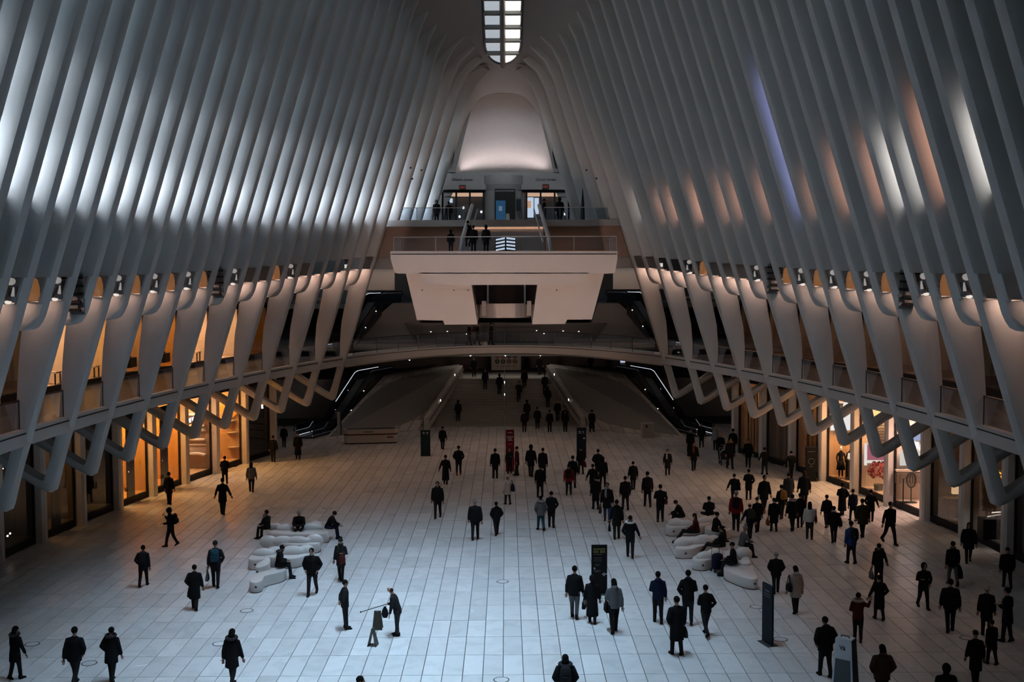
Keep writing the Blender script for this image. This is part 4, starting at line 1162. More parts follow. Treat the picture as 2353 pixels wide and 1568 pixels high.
def handbag(kind, P, i, label, c='black', drop=.22, size=1.0):
    """a bag hanging from hand i (0 left, 1 right) or shoulder i ('s0','s1')"""
    if isinstance(i, str):
        s = -1 if i == 's0' else 1
        top = world_of(P, P['sh'] + V(.16 * s, 0, .03)); mid = world_of(P, P['hip'] + V(.27 * s, 0, .10)); strap_top = top
    else:
        wr, d, s, m = P['wr'][i]
        strap_top = world_of(P, wr + d.normalized() * .07); mid = strap_top - Vector((0, 0, drop + .12 * size))
        mid += Vector((math.cos(P['face']) * .03 * s, math.sin(P['face']) * .03 * s, 0))
    mid.z = max(mid.z, P['loc'].z + .19 * size)
    rt = tag(empty(kind, mid - Vector((0, 0, .16 * size)), None, P['face'] + (PI / 2 if kind != 'duffel_bag' else PI / 2)), label, 'bag', 'bags carried in the hall')
    w2, t2, hh = .17 * size, .06 * size, .30 * size
    rr = [[V(w2 * f * sx, t2 * f2 * sy, z) for sx, sy in ((-1, -.7), (-.8, -1), (.8, -1), (1, -.7), (1, .7), (.8, 1), (-.8, 1), (-1, .7))] for z, f, f2 in ((0, .9, .85), (.03 * size, 1, 1), (hh * .6, .92, .85), (hh, .78, .3))]
    b = MB(); b.loft(rr); b.build('bag', FAB[c], rt, True)
    zt = strap_top.z - (mid.z - .16 * size)
    for sy in (-1, 1):
        b = MB(); b.tube([V(-.09 * size, .02 * sy, hh - .02), V(-.05 * size, .012 * sy, max(hh + .02, zt * .8)), V(0, 0, max(hh + .05, zt)), V(.05 * size, .012 * sy, max(hh + .02, zt * .8)), V(.09 * size, .02 * sy, hh - .02)], .011, 5); b.build('handle', FAB[c if c != 'cream' else 'brown'], rt)
    return rt

def fuse():
    """turn every pending figure part into one continuous skin"""
    dg_objs = []
    for o, vx, extra in PEND:
        m = o.modifiers.new('fuse', 'REMESH'); m.mode = 'VOXEL'; m.voxel_size = vx; m.use_smooth_shade = True
        sm = o.modifiers.new('soft', 'SMOOTH'); sm.factor = .5; sm.iterations = 3
    dg = bpy.context.evaluated_depsgraph_get(); dg.update()
    done = []
    for o, vx, extra in PEND:
        done.append(bpy.data.meshes.new_from_object(o.evaluated_get(dg)))
    for (o, vx, extra), me in zip(PEND, done):
        o.modifiers.clear(); old = o.data; nm = old.name; m0 = old.materials[0]
        if extra is not None:
            n = len(me.vertices); vs = np.empty(n * 3); me.vertices.foreach_get('co', vs)
            fs = [tuple(p.vertices) for p in me.polygons]
            b = MB(); b.mi(m0); b.v = [tuple(x) for x in vs.reshape(-1, 3)]; b.f = fs; b.m = [0] * len(fs)
            kk = len(b.v)
            b.v += extra.v; b.f += [tuple(kk + i for i in f) for f in extra.f]; b.m += [b.mi(extra.mats[i]) for i in extra.m]
            me2 = b.mesh(nm, None, True); bpy.data.meshes.remove(me); me = me2
        else:
            me.materials.clear(); me.materials.append(m0)
        o.data = me; bpy.data.meshes.remove(old)
    PEND.clear()
# ------------------------------------------------------------------ who stands where (picture foot x, foot y, head y)
FACE = dict(b=0.0, f=PI, l=PI / 2, r=-PI / 2, bl=.5, br=-.5, fl=PI - .6, fr=PI + .6)
PEOPLE = {}
RNG = random.Random(11)
def stand(key, x, yf, yh, face, label, **kw):
    p = G(x, yf)
    hh = PY(x, yh, p.y).z
    hh = min(1.92, max(kw.pop('hmin', 1.56), hh + .0))
    fa = FACE[face] if isinstance(face, str) else math.radians(face)
    if isinstance(face, str): fa += RNG.uniform(-.32, .32)
    if 'stride' in kw and kw['stride'] > .1: kw['stride'] = kw['stride'] * RNG.uniform(.9, 1.3) * RNG.choice((-1, 1))
    P = person(label, p, fa, hh, **kw); PEOPLE[key] = P
    return P
def at_head(key, x, yh, face, label, h=1.72, **kw):
    p = G(x, yh, h); P = person(label, Vector((p.x, p.y, 0)), FACE[face] if isinstance(face, str) else math.radians(face), h, **kw); PEOPLE[key] = P; return P
def sitting(key, x, y, face, label, seat=.44, h=1.70, **kw):
    p = G(x, y, seat + .03); P = person(label, Vector((p.x, p.y, 0)), FACE[face] if isinstance(face, str) else math.radians(face), h, seat=seat, stride=0, **kw); PEOPLE[key] = P; return P
def on_stairs(key, x, yf, face, label, h=1.70, **kw):
    best = None
    for Y in np.linspace(84, 103, 400):
        p = PY(x, yf, Y); d_ = abs(p.z - stair_z(Y))
        if best is None or d_ < best[0]: best = (d_, p, Y)
    n = int((best[2] - Y0s) / ((Y1s - Y0s) / N)) + 1
    z = RISE * max(0, min(N, n)) / N if best[2] > Y0s else 0.0
    P = person(label, Vector((best[1].x, best[2], z)), FACE[face] if isinstance(face, str) else math.radians(face), h, vox=.036, **kw); PEOPLE[key] = P; return P

# --- near left
stand('a1', 36, 1562, 1439, 'br', 'dark figure in a fur-collared parka at the bottom left corner', coat='thigh', hood='fur', hair='long', stride=.3, arms=('down', 'out'), bulk=1.05)
stand('a2', 173, 1576, 1438, 'b', 'man in a dark jacket striding away with one elbow bent, near the corner', stride=.8, arms=('down', 'pocket'), bulk=1.1)
stand('a3', 257, 1566, 1441, 'b', 'person in a dark thigh-length parka with a bunched fur hood', coat='thigh', hood='fur', hair='short', stride=.35, arms=('pocket', 'down'), bulk=1.12)
stand('e1', 534, 1577, 1444, 'b', 'long-haired woman in a dark hooded coat walking away at the bottom edge', coat='thigh', hair='long', hc='black', hood='fur', stride=.6, bulk=1.05, arms=('down', 'down'))
at_head('e2', 826, 1553, 'r', 'dark head just showing at the bottom edge below the folding signs', stride=.3)
stand('b1', 393, 1256, 1166, 'l', 'hooded person with a black backpack looking at a phone held out', coat='hip', hood='up', hair='none', stride=.5, arms=('hold', 'phone'), pack=('black', 'black backpack on the hooded person with a phone'), shoe='brown', look=.3)
stand('b2', 330, 1348, 1252, 'b', 'man in a dark coat walking away alone, near the left shopfronts', coat='hip', stride=.6, arms=('pocket', 'down'), top='coal', pack=('coal', 'small dark backpack on the man near the left shopfronts'))
P = stand('b3', 496, 1350, 1243, 'b', 'walker in a dark beanie with a blue backpack and a hanging bag', coat='hip', hair='beanie', hc='coal', stride=.35, arms=('down', 'pocket'), pack=('teal', 'blue backpack on the walker in a dark beanie'), top='coal')
handbag('carrier_bag', P, 0, 'grey patterned bag hanging from the hand of the blue backpack wearer', 'grey')
P = stand('b4', 448, 1401, 1297, 'b', 'stout figure in a long dark coat with a handbag at the hip', coat='knee', hair='bun', stride=.5, bulk=1.12, arms=('pocket', 'down'))
handbag('handbag', P, 0, 'black handbag at the hip of the stout long-coated figure', 'black', .08)
stand('c1', 389, 1160, 1085, 'b', 'person in a dark knee coat standing before the orange shop windows', coat='thigh', stride=.15, top='black')
stand('c2', 517, 1113, 1048, 'b', 'dark figure close to the glowing shop window, half hidden by another walker', coat='hip', stride=.3, arms=('bent', 'bent'))
stand('c3', 512, 1183, 1098, 'b', 'person in a dark coat with arms held away, lit by shop glow', coat='thigh', stride=.4, arms=('out', 'out'))
stand('c4', 578, 1131, 1062, 'b', 'woman in a grey jacket and pale skirt walking away near the shops', coat='hip', top='grey', low='coal', hair='long', stride=.4)
stand('c5', 628, 1062, 1001, 'b', 'dark standing figure where the left shopfronts end', coat='hip', stride=.2, shoe='brown')
stand('c6', 685, 1055, 994, 'f', 'dark figure in a long coat by the foot of the escalator', coat='long', stride=.2)
stand('c7', 653, 1028, 982, 'f', 'dim figure stepping off the escalator at the far left', coat='hip', stride=.3, vox=.036)
stand('d1', 718, 1367, 1257, 'f', 'broad man in a black puffy jacket walking with hands in pockets', coat='hip', stride=.55, arms=('pocket', 'pocket'), bulk=1.2, hair='short')
P = stand('d2', 784, 1333, 1237, 'f', 'woman in an open dark coat carrying a brown handbag', coat='thigh', top='coal', stride=.25, arms=('bent', 'down'), hair='beanie', hc='coal', scarf='olive', low='coal')
handbag('handbag', P, 0, 'brown leather handbag on the arm of the open-coated woman', 'wine', .06, 1.15)
stand('d3', 793, 1446, 1333, -70, 'man in a dark suit and white collar standing with hands behind', coat='hip', top='coal', stride=0, arms=('back', 'back'), hair='short', scarf=None)
stand('d4', 914, 1461, 1347, 80, 'bald cleaner in a dark vest leaning forward with a long pole', coat='hip', top='coal', low='char', stride=.1, arms=('down', 'hold'), hair='bald', hc='brown', lean=.28, look=.35)
# --- middle of the floor
stand('f1', 1017, 1033, 980, 'b', 'dim figure in a dark coat between the two blue pillars and stairs', coat='thigh', stride=.3)
stand('f2', 1054, 1092, 1024, 'b', 'walker with arms bent and reddish shoes, left of centre', coat='hip', stride=.35, shoe='rust', arms=('pocket', 'pocket'))
stand('f3', 1024, 1113, 1045, 'b', 'slim figure in a long dark coat with one arm out', coat='long', stride=.5, arms=('out', 'down'))
stand('f4', 1138, 1100, 1031, 'b', 'man in a dark jacket standing square before the red totem', coat='hip', stride=.12, arms=('down', 'down'))
stand('f5', 1171, 1088, 1031, 'f', 'dark figure with a small light, directly before the red totem', coat='hip', stride=.15, arms=('bent', 'down'), top='coal')
stand('f6', 1188, 1093, 1026, 'l', 'person in a dark red jacket with a white scarf beside the red totem', coat='thigh', top='wine', scarf='white', stride=.1)
stand('f7', 1220, 1096, 1018, 'b', 'tall hooded figure with a white badge walking away past the totem', coat='thigh', hood='up', hair='none', stride=.45)
stand('f8', 1247, 1100, 1029, 'b', 'man in a dark coat partly behind a backpack wearer', coat='thigh', stride=.4, bulk=1.05)
stand('f9', 1241, 1143, 1067, 'b', 'walker in dark clothes with a black backpack under the centre', coat='hip', stride=.3, pack=('black', 'black backpack on the walker near the hall centre'))
P = stand('f10', 1167, 1160, 1093, 'bl', 'person in a cream coat with a large black shoulder bag', coat='thigh', top='cream', hair='beanie', hc='cream', stride=.2, low='char', scarf='beige')
handbag('tote_bag', P, 's1', 'large black tote on the shoulder of the cream coat', 'navy', .1, 1.3)
stand('f11', 1006, 1190, 1105, 'f', 'man in a black parka walking forward alone, left of centre', coat='hip', stride=.5, bulk=1.12, hood='down')
stand('f12', 1092, 1241, 1147, 'b', 'grey-haired broad man in a black coat walking away near the centre', coat='hip', hc='grey', stride=.55, bulk=1.18, hair='short')
stand('f13', 1141, 1230, 1152, 'b', 'short figure in a black jacket beside the grey-haired broad man', coat='hip', hood='down', stride=.6, arms=('pocket', 'pocket'), bulk=1.08)
stand('f14', 1243, 1219, 1139, 'b', 'woman in a grey hooded jacket and blue jeans, paired with a man', coat='hip', top='grey', low='teal', hood='fur', scarf='lgrey', hair='bun', stride=.5, bulk=1.12, arms=('pocket', 'pocket'))
stand('f15', 1267, 1213, 1129, 'b', 'man in black walking beside the woman in a grey jacket', coat='hip', stride=.2, arms=('down', 'pocket'))
stand('g1', 1316, 1122, 1047, 'b', 'dark figure behind the red-sleeved backpack wearer', coat='hip', stride=.3)
stand('g1b', 1307, 1138, 1066, 'b', 'walker with red sleeves and a black backpack', coat='hip', top='red', stride=.35, shoe='brown', arms=('down', 'down'), pack=('black', 'black backpack over red sleeves'))
P = stand('g2', 1335, 1090, 1026, 'b', 'figure with a red bag passing the right dark pillar', coat='hip', stride=.3)
handbag('handbag', P, 1, 'dark red bag of the figure passing the dark pillar', 'red', .05)
stand('g3', 1374, 1101, 1032, 'b', 'dark figure with bent arms beyond the crowd, right of the dark pillar', coat='hip', stride=.3, arms=('pocket', 'pocket'))
stand('g4', 1385, 1120, 1049, 'b', 'curly-haired walker in black with a reddish bag edge', coat='hip', hair='bob', stride=.4, top='black')
stand('g5', 1362, 1136, 1066, 'b', 'person in a dark tailored coat with an arm swung out', coat='thigh', stride=.4, arms=('out', 'down'))
stand('g6', 1369, 1171, 1093, 'b', 'person in a dark knee coat walking just ahead of blue jeans', coat='knee', stride=.25)
P = stand('g7', 1395, 1198, 1108, 'f', 'young person in a black parka and blue jeans with light collar', coat='thigh', low='jean', scarf='lgrey', stride=.35, hair='short', hc='brown')
handbag('tote_bag', P, 1, 'brown bag carried beside the blue jeans', 'brown', .05, 1.2)
stand('g8', 1437, 1172, 1094, 'b', 'broad man in a black coat with a side bag, in mid floor', coat='hip', bulk=1.15, stride=.4)
stand('g9', 1455, 1126, 1060, 'b', 'man in a dark thigh coat further back in mid floor', coat='thigh', stride=.35, bulk=1.05)
stand('g10', 1488, 1165, 1083, 'b', 'man with a dark backpack and swinging arms beside mid floor', coat='hip', top='coal', stride=.45, pack=('coal', 'dark backpack on the man with swinging arms'), shoe='brown')
P = stand('g11', 1517, 1200, 1113, 'b', 'slim person in black with a round side bag near the white benches', coat='hip', stride=.25, arms=('bent', 'pocket'), shoe='brown')
handbag('handbag', P, 's1', 'round dark bag at the side of the slim person in black', 'wine', .1)
stand('g12', 1534, 1092, 1032, 'f', 'woman in a dark jacket with a long cream scarf and pale skirt', coat='knee', top='coal', low='coal', scarf='cream', hair='long', stride=.2)
P = stand('g13', 1417, 1239, 1148, 'b', 'hooded person in black with a bag hanging low from one hand', coat='thigh', hood='down', stride=.35, bulk=1.08, low='olive')
handbag('handbag', P, 0, 'round black bag hanging from the hooded person in black', 'black', .16)
stand('g14', 1448, 1282, 1184, 'b', 'woman in black with a white fur collar stepping away', coat='hip', hood='fur', scarf='white', stride=.55, hair='short', arms=('pocket', 'out'))
# --- group by the black sign
P = stand('h1', 1320, 1421, 1300, 'b', 'tall man with a white shoulder strap carrying a black tote', coat='hip', stride=.35, arms=('down', 'down'), low='grey')
handbag('tote_bag', P, 1, 'black tote carried by the man with a white strap', 'black', .16, 1.1)
stand('h2', 1361, 1432, 1322, 'b', 'woman in a long black robe before the black information sign', coat='long', stride=.3, hood='up', hair='none', bulk=1.05)
P = stand('h3', 1411, 1454, 1329, 'b', 'long-haired woman in a grey padded jacket with one hand raised', coat='short', top='grey', low='black', hair='long', hc='black', hood='down', stride=.55, arms=('bent', 'down'))
handbag('handbag', P, 0, 'black handbag of the woman in a grey padded jacket', 'black', .28, 1.15)
stand('h4', 1512, 1432, 1313, 'b', 'slim man in a navy jacket with one arm bent, in a group', coat='short', top='navy', stride=.4, arms=('bent', 'down'), hood='down')
stand('h5', 1581, 1435, 1310, 'b', 'hooded figure in a black jacket behind the long overcoat', coat='hip', hood='down', stride=.3, arms=('pocket', 'bent'))
stand('h6', 1622, 1461, 1342, 'bl', 'young man in black striding wide with hands in pockets', coat='short', stride=.95, arms=('bent', 'pocket'))
P = stand('h7', 1555, 1506, 1370, 'b', 'man in a long black overcoat with a bag, nearest of the group', coat='knee', stride=.25, bulk=1.12, arms=('pocket', 'down'))
handbag('handbag', P, 1, 'dark bag in the hand of the long black overcoat', 'char', .02)
at_head('h8', 1299, 1504, 'b', 'person with a fur hood and strapped backpack at the bottom edge', coat='hip', hood='fur', hair='bob', stride=.2, bulk=1.12, arms=('pocket', 'pocket'), pack=('coal', 'strapped dark backpack at the bottom edge'))
# --- far right, by the shopfronts
stand('j1', 1594, 1081, 1015, 'f', 'man with pale collar in a dark coat coming from the right escalator', coat='thigh', stride=.3, scarf='rust')
stand('j1b', 1586, 1049, 985, 'f', 'dark tall figure just off the right escalator', coat='long', stride=.2, vox=.036)
stand('j1c', 1612, 1028, 972, 'f', 'dim figure at the foot of the right escalator', coat='hip', stride=.2, vox=.036)
stand('j2', 1644, 1035, 981, 'b', 'person in a light grey jacket near the right escalator', coat='hip', top='lgrey', hair='beanie', hc='beige', stride=.3)
stand('j3', 1655, 1063, 991, 'f', 'blond woman pushing a stroller beside the first pale column', coat='hip', hair='long', hc='blond', stride=.3, arms=('hold', 'hold'))
stand('j4', 1677, 1077, 1001, 'f', 'person in a dark parka with a tan fur hood by the stroller', coat='thigh', hood='fur', scarf='ochre', stride=.3, bulk=1.1)
stand('j4b', 1684, 1050, 985, 'b', 'dim figure close to the first pale column', coat='hip', stride=.2, vox=.036)
stand('j5', 1719, 1074, 1008, 'f', 'person in a dark coat walking by the brown shop glass', coat='thigh', stride=.35, bulk=1.05)
stand('j6', 1757, 1091, 1028, 'b', 'person in black with one arm swung out by the second column', coat='hip', stride=.3, arms=('out', 'pocket'))
stand('j7', 1818, 1101, 1036, 'b', 'dark figure before the black shopfront left of the round sign', coat='hip', stride=.3, arms=('out', 'pocket'))
P = stand('j8', 1687, 1158, 1089, 'b', 'man in a dark jacket with a round bag behind the red jacket', coat='hip', stride=.35, bulk=1.1, arms=('out', 'pocket'))
handbag('handbag', P, 's1', 'round black bag of the man behind the red jacket', 'black', .1, 1.1)
stand('j9', 1720, 1149, 1078, 'b', 'slim person in a dark thigh coat with bent arms', coat='thigh', stride=.2, arms=('bent', 'pocket'))
stand('j10', 1755, 1178, 1091, 'f', 'tall person in a dark coat with brown shoes, left of yellow backpack', coat='thigh', stride=.35, shoe='rust', bulk=1.08)
stand('k2', 1796, 1193, 1114, 'b', 'walker wearing a yellow backpack in the right crowd', coat='hip', stride=.3, pack=('ochre', 'yellow backpack in the right crowd'), shoe='brown')
stand('k3', 1812, 1162, 1087, 'b', 'person in a long grey-black cape-like coat in the right crowd', coat='knee', top='char', stride=.25, bulk=1.12, hair='bun')
stand('k4', 1848, 1167, 1081, 'b', 'long-haired tall person in black close to the round sign', coat='thigh', hair='long', hc='brown', stride=.35, bulk=1.05)
P = stand('k5', 1778, 1222, 1144, 'b', 'person in a wide dark coat carrying an orange bag', coat='knee', stride=.25, bulk=1.15, shoe='brown')
handbag('shopping_bag', P, 0, 'orange shopping bag beside the wide dark coat', 'rust', .1)
stand('k6', 1821, 1220, 1136, 'b', 'person in black with a pale hood lining in the right crowd', coat='thigh', hood='fur', scarf='lgrey', stride=.4, bulk=1.1)
stand('k6b', 1838, 1213, 1133, 'b', 'dark figure half hidden beside the pale hood lining', coat='thigh', stride=.3)
P = stand('k7', 1860, 1240, 1153, 'b', 'long-haired woman in a white sweater with a red shoulder bag', coat='short', top='white', low='char', hair='long', hc='black', stride=.2, shoe='brown')
handbag('handbag', P, 's1', 'dark red shoulder bag of the woman in a white sweater', 'wine', .1)
stand('k8', 1900, 1213, 1147, 'b', 'short person in black behind the striped-collar coat', coat='hip', stride=.3, low='char', bulk=1.05)
P = stand('k9', 1916, 1247, 1163, 'b', 'person in black with white collar stripes and a wide side bag', coat='hip', stride=.35, bulk=1.12, scarf='lgrey')
handbag('duffel_bag', P, 's1', 'wide black bag of the person with white collar stripes', 'black', .1, 1.2)
stand('k10', 1935, 1185, 1110, 'b', 'long-coated person nearest the bright fashion shop', coat='long', stride=.3, bulk=1.1, arms=('bent', 'pocket'))
stand('k11', 1960, 1198, 1128, 'b', 'person in a navy jacket before the red leafy display', coat='hip', top='navy', stride=.3)
stand('k12', 1982, 1235, 1146, 'b', 'broad figure in an olive coat near the leafy display', coat='thigh', top='olive', stride=.35, bulk=1.25)
stand('k13', 2001, 1200, 1125, 'b', 'person in black with an arm out beside the fourth pale column', coat='thigh', stride=.4, arms=('pocket', 'out'), shoe='brown')
stand('k14', 2044, 1250, 1149, 'f', 'man in black striding toward the viewer past the ring stand', coat='hip', stride=.75, arms=('down', 'out'))
stand('k15', 1956, 1296, 1197, 'b', 'person in a blue jacket with a dark backpack', coat='hip', top='blue', stride=.3, bulk=1.12, pack=('coal', 'dark backpack on the blue jacket'), low='char')
stand('i8', 1691, 1220, 1128, 'b', 'person in a red jacket and grey beanie near the white benches', coat='hip', top='red', low='coal', hair='beanie', hc='grey', stride=.2, bulk=1.1, pack=('black', 'big black backpack on the red jacket'))
stand('i9', 1740, 1223, 1143, 'b', 'dark figure in a flat hat behind the green-navy coat', coat='thigh', hair='cap', hc='coal', stride=.3)
stand('i10', 1723, 1239, 1156, 'b', 'person in a navy jacket walking past the bench end', coat='hip', top='navy', hair='bald', hc='brown', stride=.45, arms=('out', 'down'), pack=('olive', 'olive backpack on the navy jacket by the bench'))
stand('k17', 1783, 1364, 1270, 'b', 'grey-haired man in a black jacket beside the slim dark totem', coat='hip', hc='grey', stride=.5, bulk=1.18, arms=('pocket', 'pocket'))
P = stand('l1', 1828, 1410, 1300, 'b', 'woman in a beige hooded coat with a black shoulder bag', coat='thigh', top='beige', hood='down', hair='bob', stride=.35, bulk=1.1, arms=('down', 'down'))
handbag('handbag', P, 's0', 'black shoulder bag on the beige hooded coat', 'black', .1)
P = stand('l2', 2019, 1344, 1249, 'b', 'woman in a fur-collared coat holding a grey bag', coat='hip', hood='fur', scarf='olive', stride=.2, arms=('down', 'out'))
handbag('handbag', P, 0, 'grey handbag of the fur-collared woman', 'grey', .18)
stand('l3', 2020, 1425, 1333, 'b', 'woman in a quilted black coat reaching a hand to a child', coat='knee', stride=.4, arms=('out', 'pocket'), bulk=1.05)
stand('l4', 1971, 1475, 1362, 'b', 'child in a dark red jacket with a fur hood and raised arm', coat='short', top='wine', hood='fur', scarf='beige', stride=.3, arms=('bent', 'up'), hmin=1.3)
stand('l5', 1896, 1555, 1417, 'b', 'man in a black puffer jacket beside the white sign box', coat='hip', stride=.3, bulk=1.22, hood='down', arms=('pocket', 'pocket'))
at_head('m2', 2028, 1481, 'b', 'person in a brown hooded jacket at the bottom edge', coat='hip', top='brown', hood='down', hair='bob', bulk=1.2, stride=.2, arms=('pocket', 'pocket'))
at_head('m3', 2175, 1526, 'b', 'hooded dark figure cut by the bottom edge on the right', coat='hip', hood='up', hair='none', bulk=1.2, stride=.2)
stand('m4', 2241, 1572, 1458, 'b', 'person in a cap and dark knee coat in the right corner', coat='knee', hair='cap', hc='coal', stride=.3)
stand('m5', 2279, 1528, 1424, 'b', 'child-sized dark figure in the right corner group', coat='thigh', stride=.3, hmin=1.3)
stand('m6', 2266, 1462, 1346, 'br', 'person in a pale knit hat in the right corner group', coat='thigh', hair='beanie', hc='cream', stride=.2, bulk=1.05)
stand('m7', 2314, 1476, 1350, 'bl', 'tall dark figure facing the pale knit hat', coat='thigh', stride=.2, arms=('bent', 'bent'))
stand('m8', 2183, 1453, 1330, 'b', 'broad man in a dark jacket walking away in the right shade', coat='hip', stride=.45, bulk=1.2)
stand('n1', 2121, 1398, 1292, 'f', 'hooded youth in black facing the viewer on the right', coat='short', hood='up', hair='none', stride=.5, arms=('pocket', 'bent'))
P = stand('n2', 2189, 1346, 1243, 'b', 'man in a black jacket and pale patterned trousers with a big bag', coat='hip', low='grey', stride=.55, scarf='grey')
handbag('duffel_bag', P, 1, 'big black bag carried by the man in patterned trousers', 'black', .05, 1.5)
stand('n3', 2225, 1292, 1199, 'f', 'long-haired woman in a wide dark coat near the right shopfront', coat='thigh', hair='long', stride=.5, bulk=1.2)
stand('n4', 2314, 1352, 1259, 'b', 'broad man in a flat cap at the right edge', coat='hip', hair='cap', hc='char', stride=.6, bulk=1.3)
# --- seated
sitting('s1', 614, 1217, 60, 'person sitting on the rear white bench holding up a phone', arms=('lap', 'phone'), coat='hip')
sitting('s2', 689, 1215, 180, 'person in a grey beanie sitting bent on the rear white bench', arms=('lap', 'lap'), coat='thigh', hair='beanie', hc='grey', bulk=1.2, lean=.25)
sitting('s3', 752, 1215, -90, 'person hunched forward on the end of the rear bench', arms=('lap', 'lap'), coat='hip', lean=.45, look=.3, low='navy')
sitting('s4', 640, 1303, -80, 'person in a fur-hooded parka sitting on the front bench with a phone', arms=('hold', 'hold'), coat='thigh', hood='fur', lean=.15, look=.3, bulk=1.15)
sitting('i1', 1568, 1189, 85, 'person hunched over a phone on the white bench by mid floor', arms=('lap', 'lap'), coat='hip', lean=.40, look=.35, bulk=1.1)
sitting('i2', 1630, 1184, 0, 'person sitting cross-legged with back turned on the far bench', arms=('lap', 'lap'), coat='hip', bulk=1.15, reach=dict(cross=1), lean=.15)
sitting('i3', 1602, 1225, 80, 'woman in a dark red top reclining on the middle white bench', arms=('lap', 'hold'), coat='hip', top='wine', hair='long', hc='brown', lean=.15, reach=dict(leg=.62))
sitting('i4', 1642, 1222, -75, 'person on the bench end facing away with a bag on the knees', arms=('lap', 'lap'), coat='hip', lean=.15, bulk=1.05)
sitting('i5', 1660, 1257, 70, 'dark-coated person stretched out on the white bench, back turned', arms=('lap', 'lap'), coat='thigh', lean=.05, reach=dict(leg=.65), bulk=1.1)
sitting('i6', 1704, 1256, -80, 'person in a grey jacket and pompom hat sitting at the bench end', arms=('lap', 'lap'), coat='hip', top='grey', hair='pompom', hc='lgrey', lean=.2, bulk=1.1)
sitting('i7', 1687, 1297, 80, 'man in black sitting beside the blue luggage cart', arms=('lap', 'hold'), coat='hip', hair='short', lean=.10)
# --- on the stairs, bridge, balcony and landing
for i, (x, y, fc_, lb, kw) in enumerate([
    (1115, 898, 'f', 'person in navy descending the upper stairs, second from the left', dict(top='navy')), (1148, 909, 'b', 'hooded person climbing the stairs beside the centre handrail', dict(hood='up', hair='none', coat='thigh')),
    (1192, 925, 'f', 'person with a pale bag on the stairs right of the centre handrail', dict(top='coal', arms=('down', 'bent'))), (1205, 894, 'b', 'person near the top of the stairs right of the handrail', dict(coat='thigh')),
    (1252, 905, 'f', 'slim person high on the stairs near the right parapet', dict()), (1259, 941, 'b', 'curly-haired person halfway down the stairs on the right', dict(hair='bob')),
    (1235, 985, 'b', 'tall long-coated person at the lower stairs', dict(coat='knee')), (1211, 972, 'b', 'hooded figure on the lower stairs behind another walker', dict(hood='up', hair='none', coat='thigh')),
    (1205, 1012, 'b', 'person about to climb the stairs, nearest the centre handrail', dict(coat='hip')), (1263, 997, 'b', 'man at the foot of the stairs between two climbers', dict()),
    (1281, 970, 'f', 'person descending the lower stairs by the right parapet', dict()), (1298, 985, 'f', 'dim figure on the lowest steps against the right parapet', dict()),
    (1299, 1016, 'b', 'person in a dark thigh coat at the foot of the stairs, rightmost', dict(coat='thigh')), (1053, 970, 'b', 'lone person on the left half of the stairs', dict(coat='thigh', hood='up', hair='none')),
    (1360, 1034, 'br', 'figure in a long flared coat beside the right dark pillar', dict(coat='long', bulk=1.15)), (1240, 862, 'f', 'figure standing on the concourse above the stairs', dict()),
    (1089, 866, 'f', 'dim figure on the concourse left of the line board', dict()), (1357, 857, 'f', 'dim figure on the concourse above the right stone wall', dict())]):
    on_stairs('o%d' % i, x, y, fc_, lb, stride=.3, **kw)
for i, (x, fc_, lb, kw) in enumerate([(1078, 'r', 'first of three people crossing the footbridge, head bowed', dict(look=.3, coat='hip')), (1097, 'r', 'middle of three people on the footbridge, with a backpack', dict(pack=('wine', 'dark red backpack on the footbridge'), stride=.6)), (1128, 'r', 'last of three people on the footbridge, carrying a shoulder bag', dict(coat='hip'))]):
    xx = PY(x, 790, 86.3).x
    person(lb, Vector((xx, bridge_y(xx) + 1.0, ZG)), FACE[fc_], 1.74, **dict(dict(stride=.4), **kw))
for i, (x, yh, Y, fc_, lb, kw) in enumerate([(1003, 460, 79.0, 'f', 'hooded figure in black on the landing at the left railing', dict(coat='thigh', hood='up', hair='none', bulk=1.1)), (1031, 466, 80.0, 'b', 'figure with a bag walking to the left street doors', dict(coat='hip')),
                                             (1250, 457, 78.5, 'r', 'figure in black looking at a phone by the right street doors', dict(coat='thigh', arms=('hold', 'hold'))), (1286, 450, 80.0, 'b', 'tall dark figure in front of the right street doors', dict(coat='knee', hood='up', hair='none', bulk=1.1))]):
    p = PY(x, yh, Y); person(lb, Vector((p.x, Y, LZ)), FACE[fc_], min(1.85, max(1.6, p.z - LZ)), **dict(dict(stride=.2), **kw))
for i, (x, Y, zz, fc_, lb, kw) in enumerate([(1075, 71.2, .35, 'b', 'person on the short stairs at the pale handrail, white collar', dict(coat='thigh', scarf='lgrey')), (1088, 70.2, 0, 'b', 'broad figure on the balcony at the foot of the short stairs', dict(coat='thigh', bulk=1.1)), (1117, 70.0, 0, 'b', 'hooded figure in a long dark coat on the balcony', dict(coat='knee', hood='up', hair='none', bulk=1.05))]):
    n_ = math.ceil(max(0, (Y - 70.6)) / ((LY - 70.6) / 13)) if Y > 70.6 else 0
    person(lb, Vector((PY(x, 560, Y).x, Y, MZ + (LZ - MZ) * n_ / 13)), FACE[fc_], 1.68, **dict(dict(stride=.2), **kw))
p = PY(1036, 570, 72.5); person('dark figure low behind the balcony railing left of the stairs', Vector((p.x, 72.5, MZ)), 0.0, 1.5, coat='hip', stride=.1, hood='up', hair='none')
fuse()
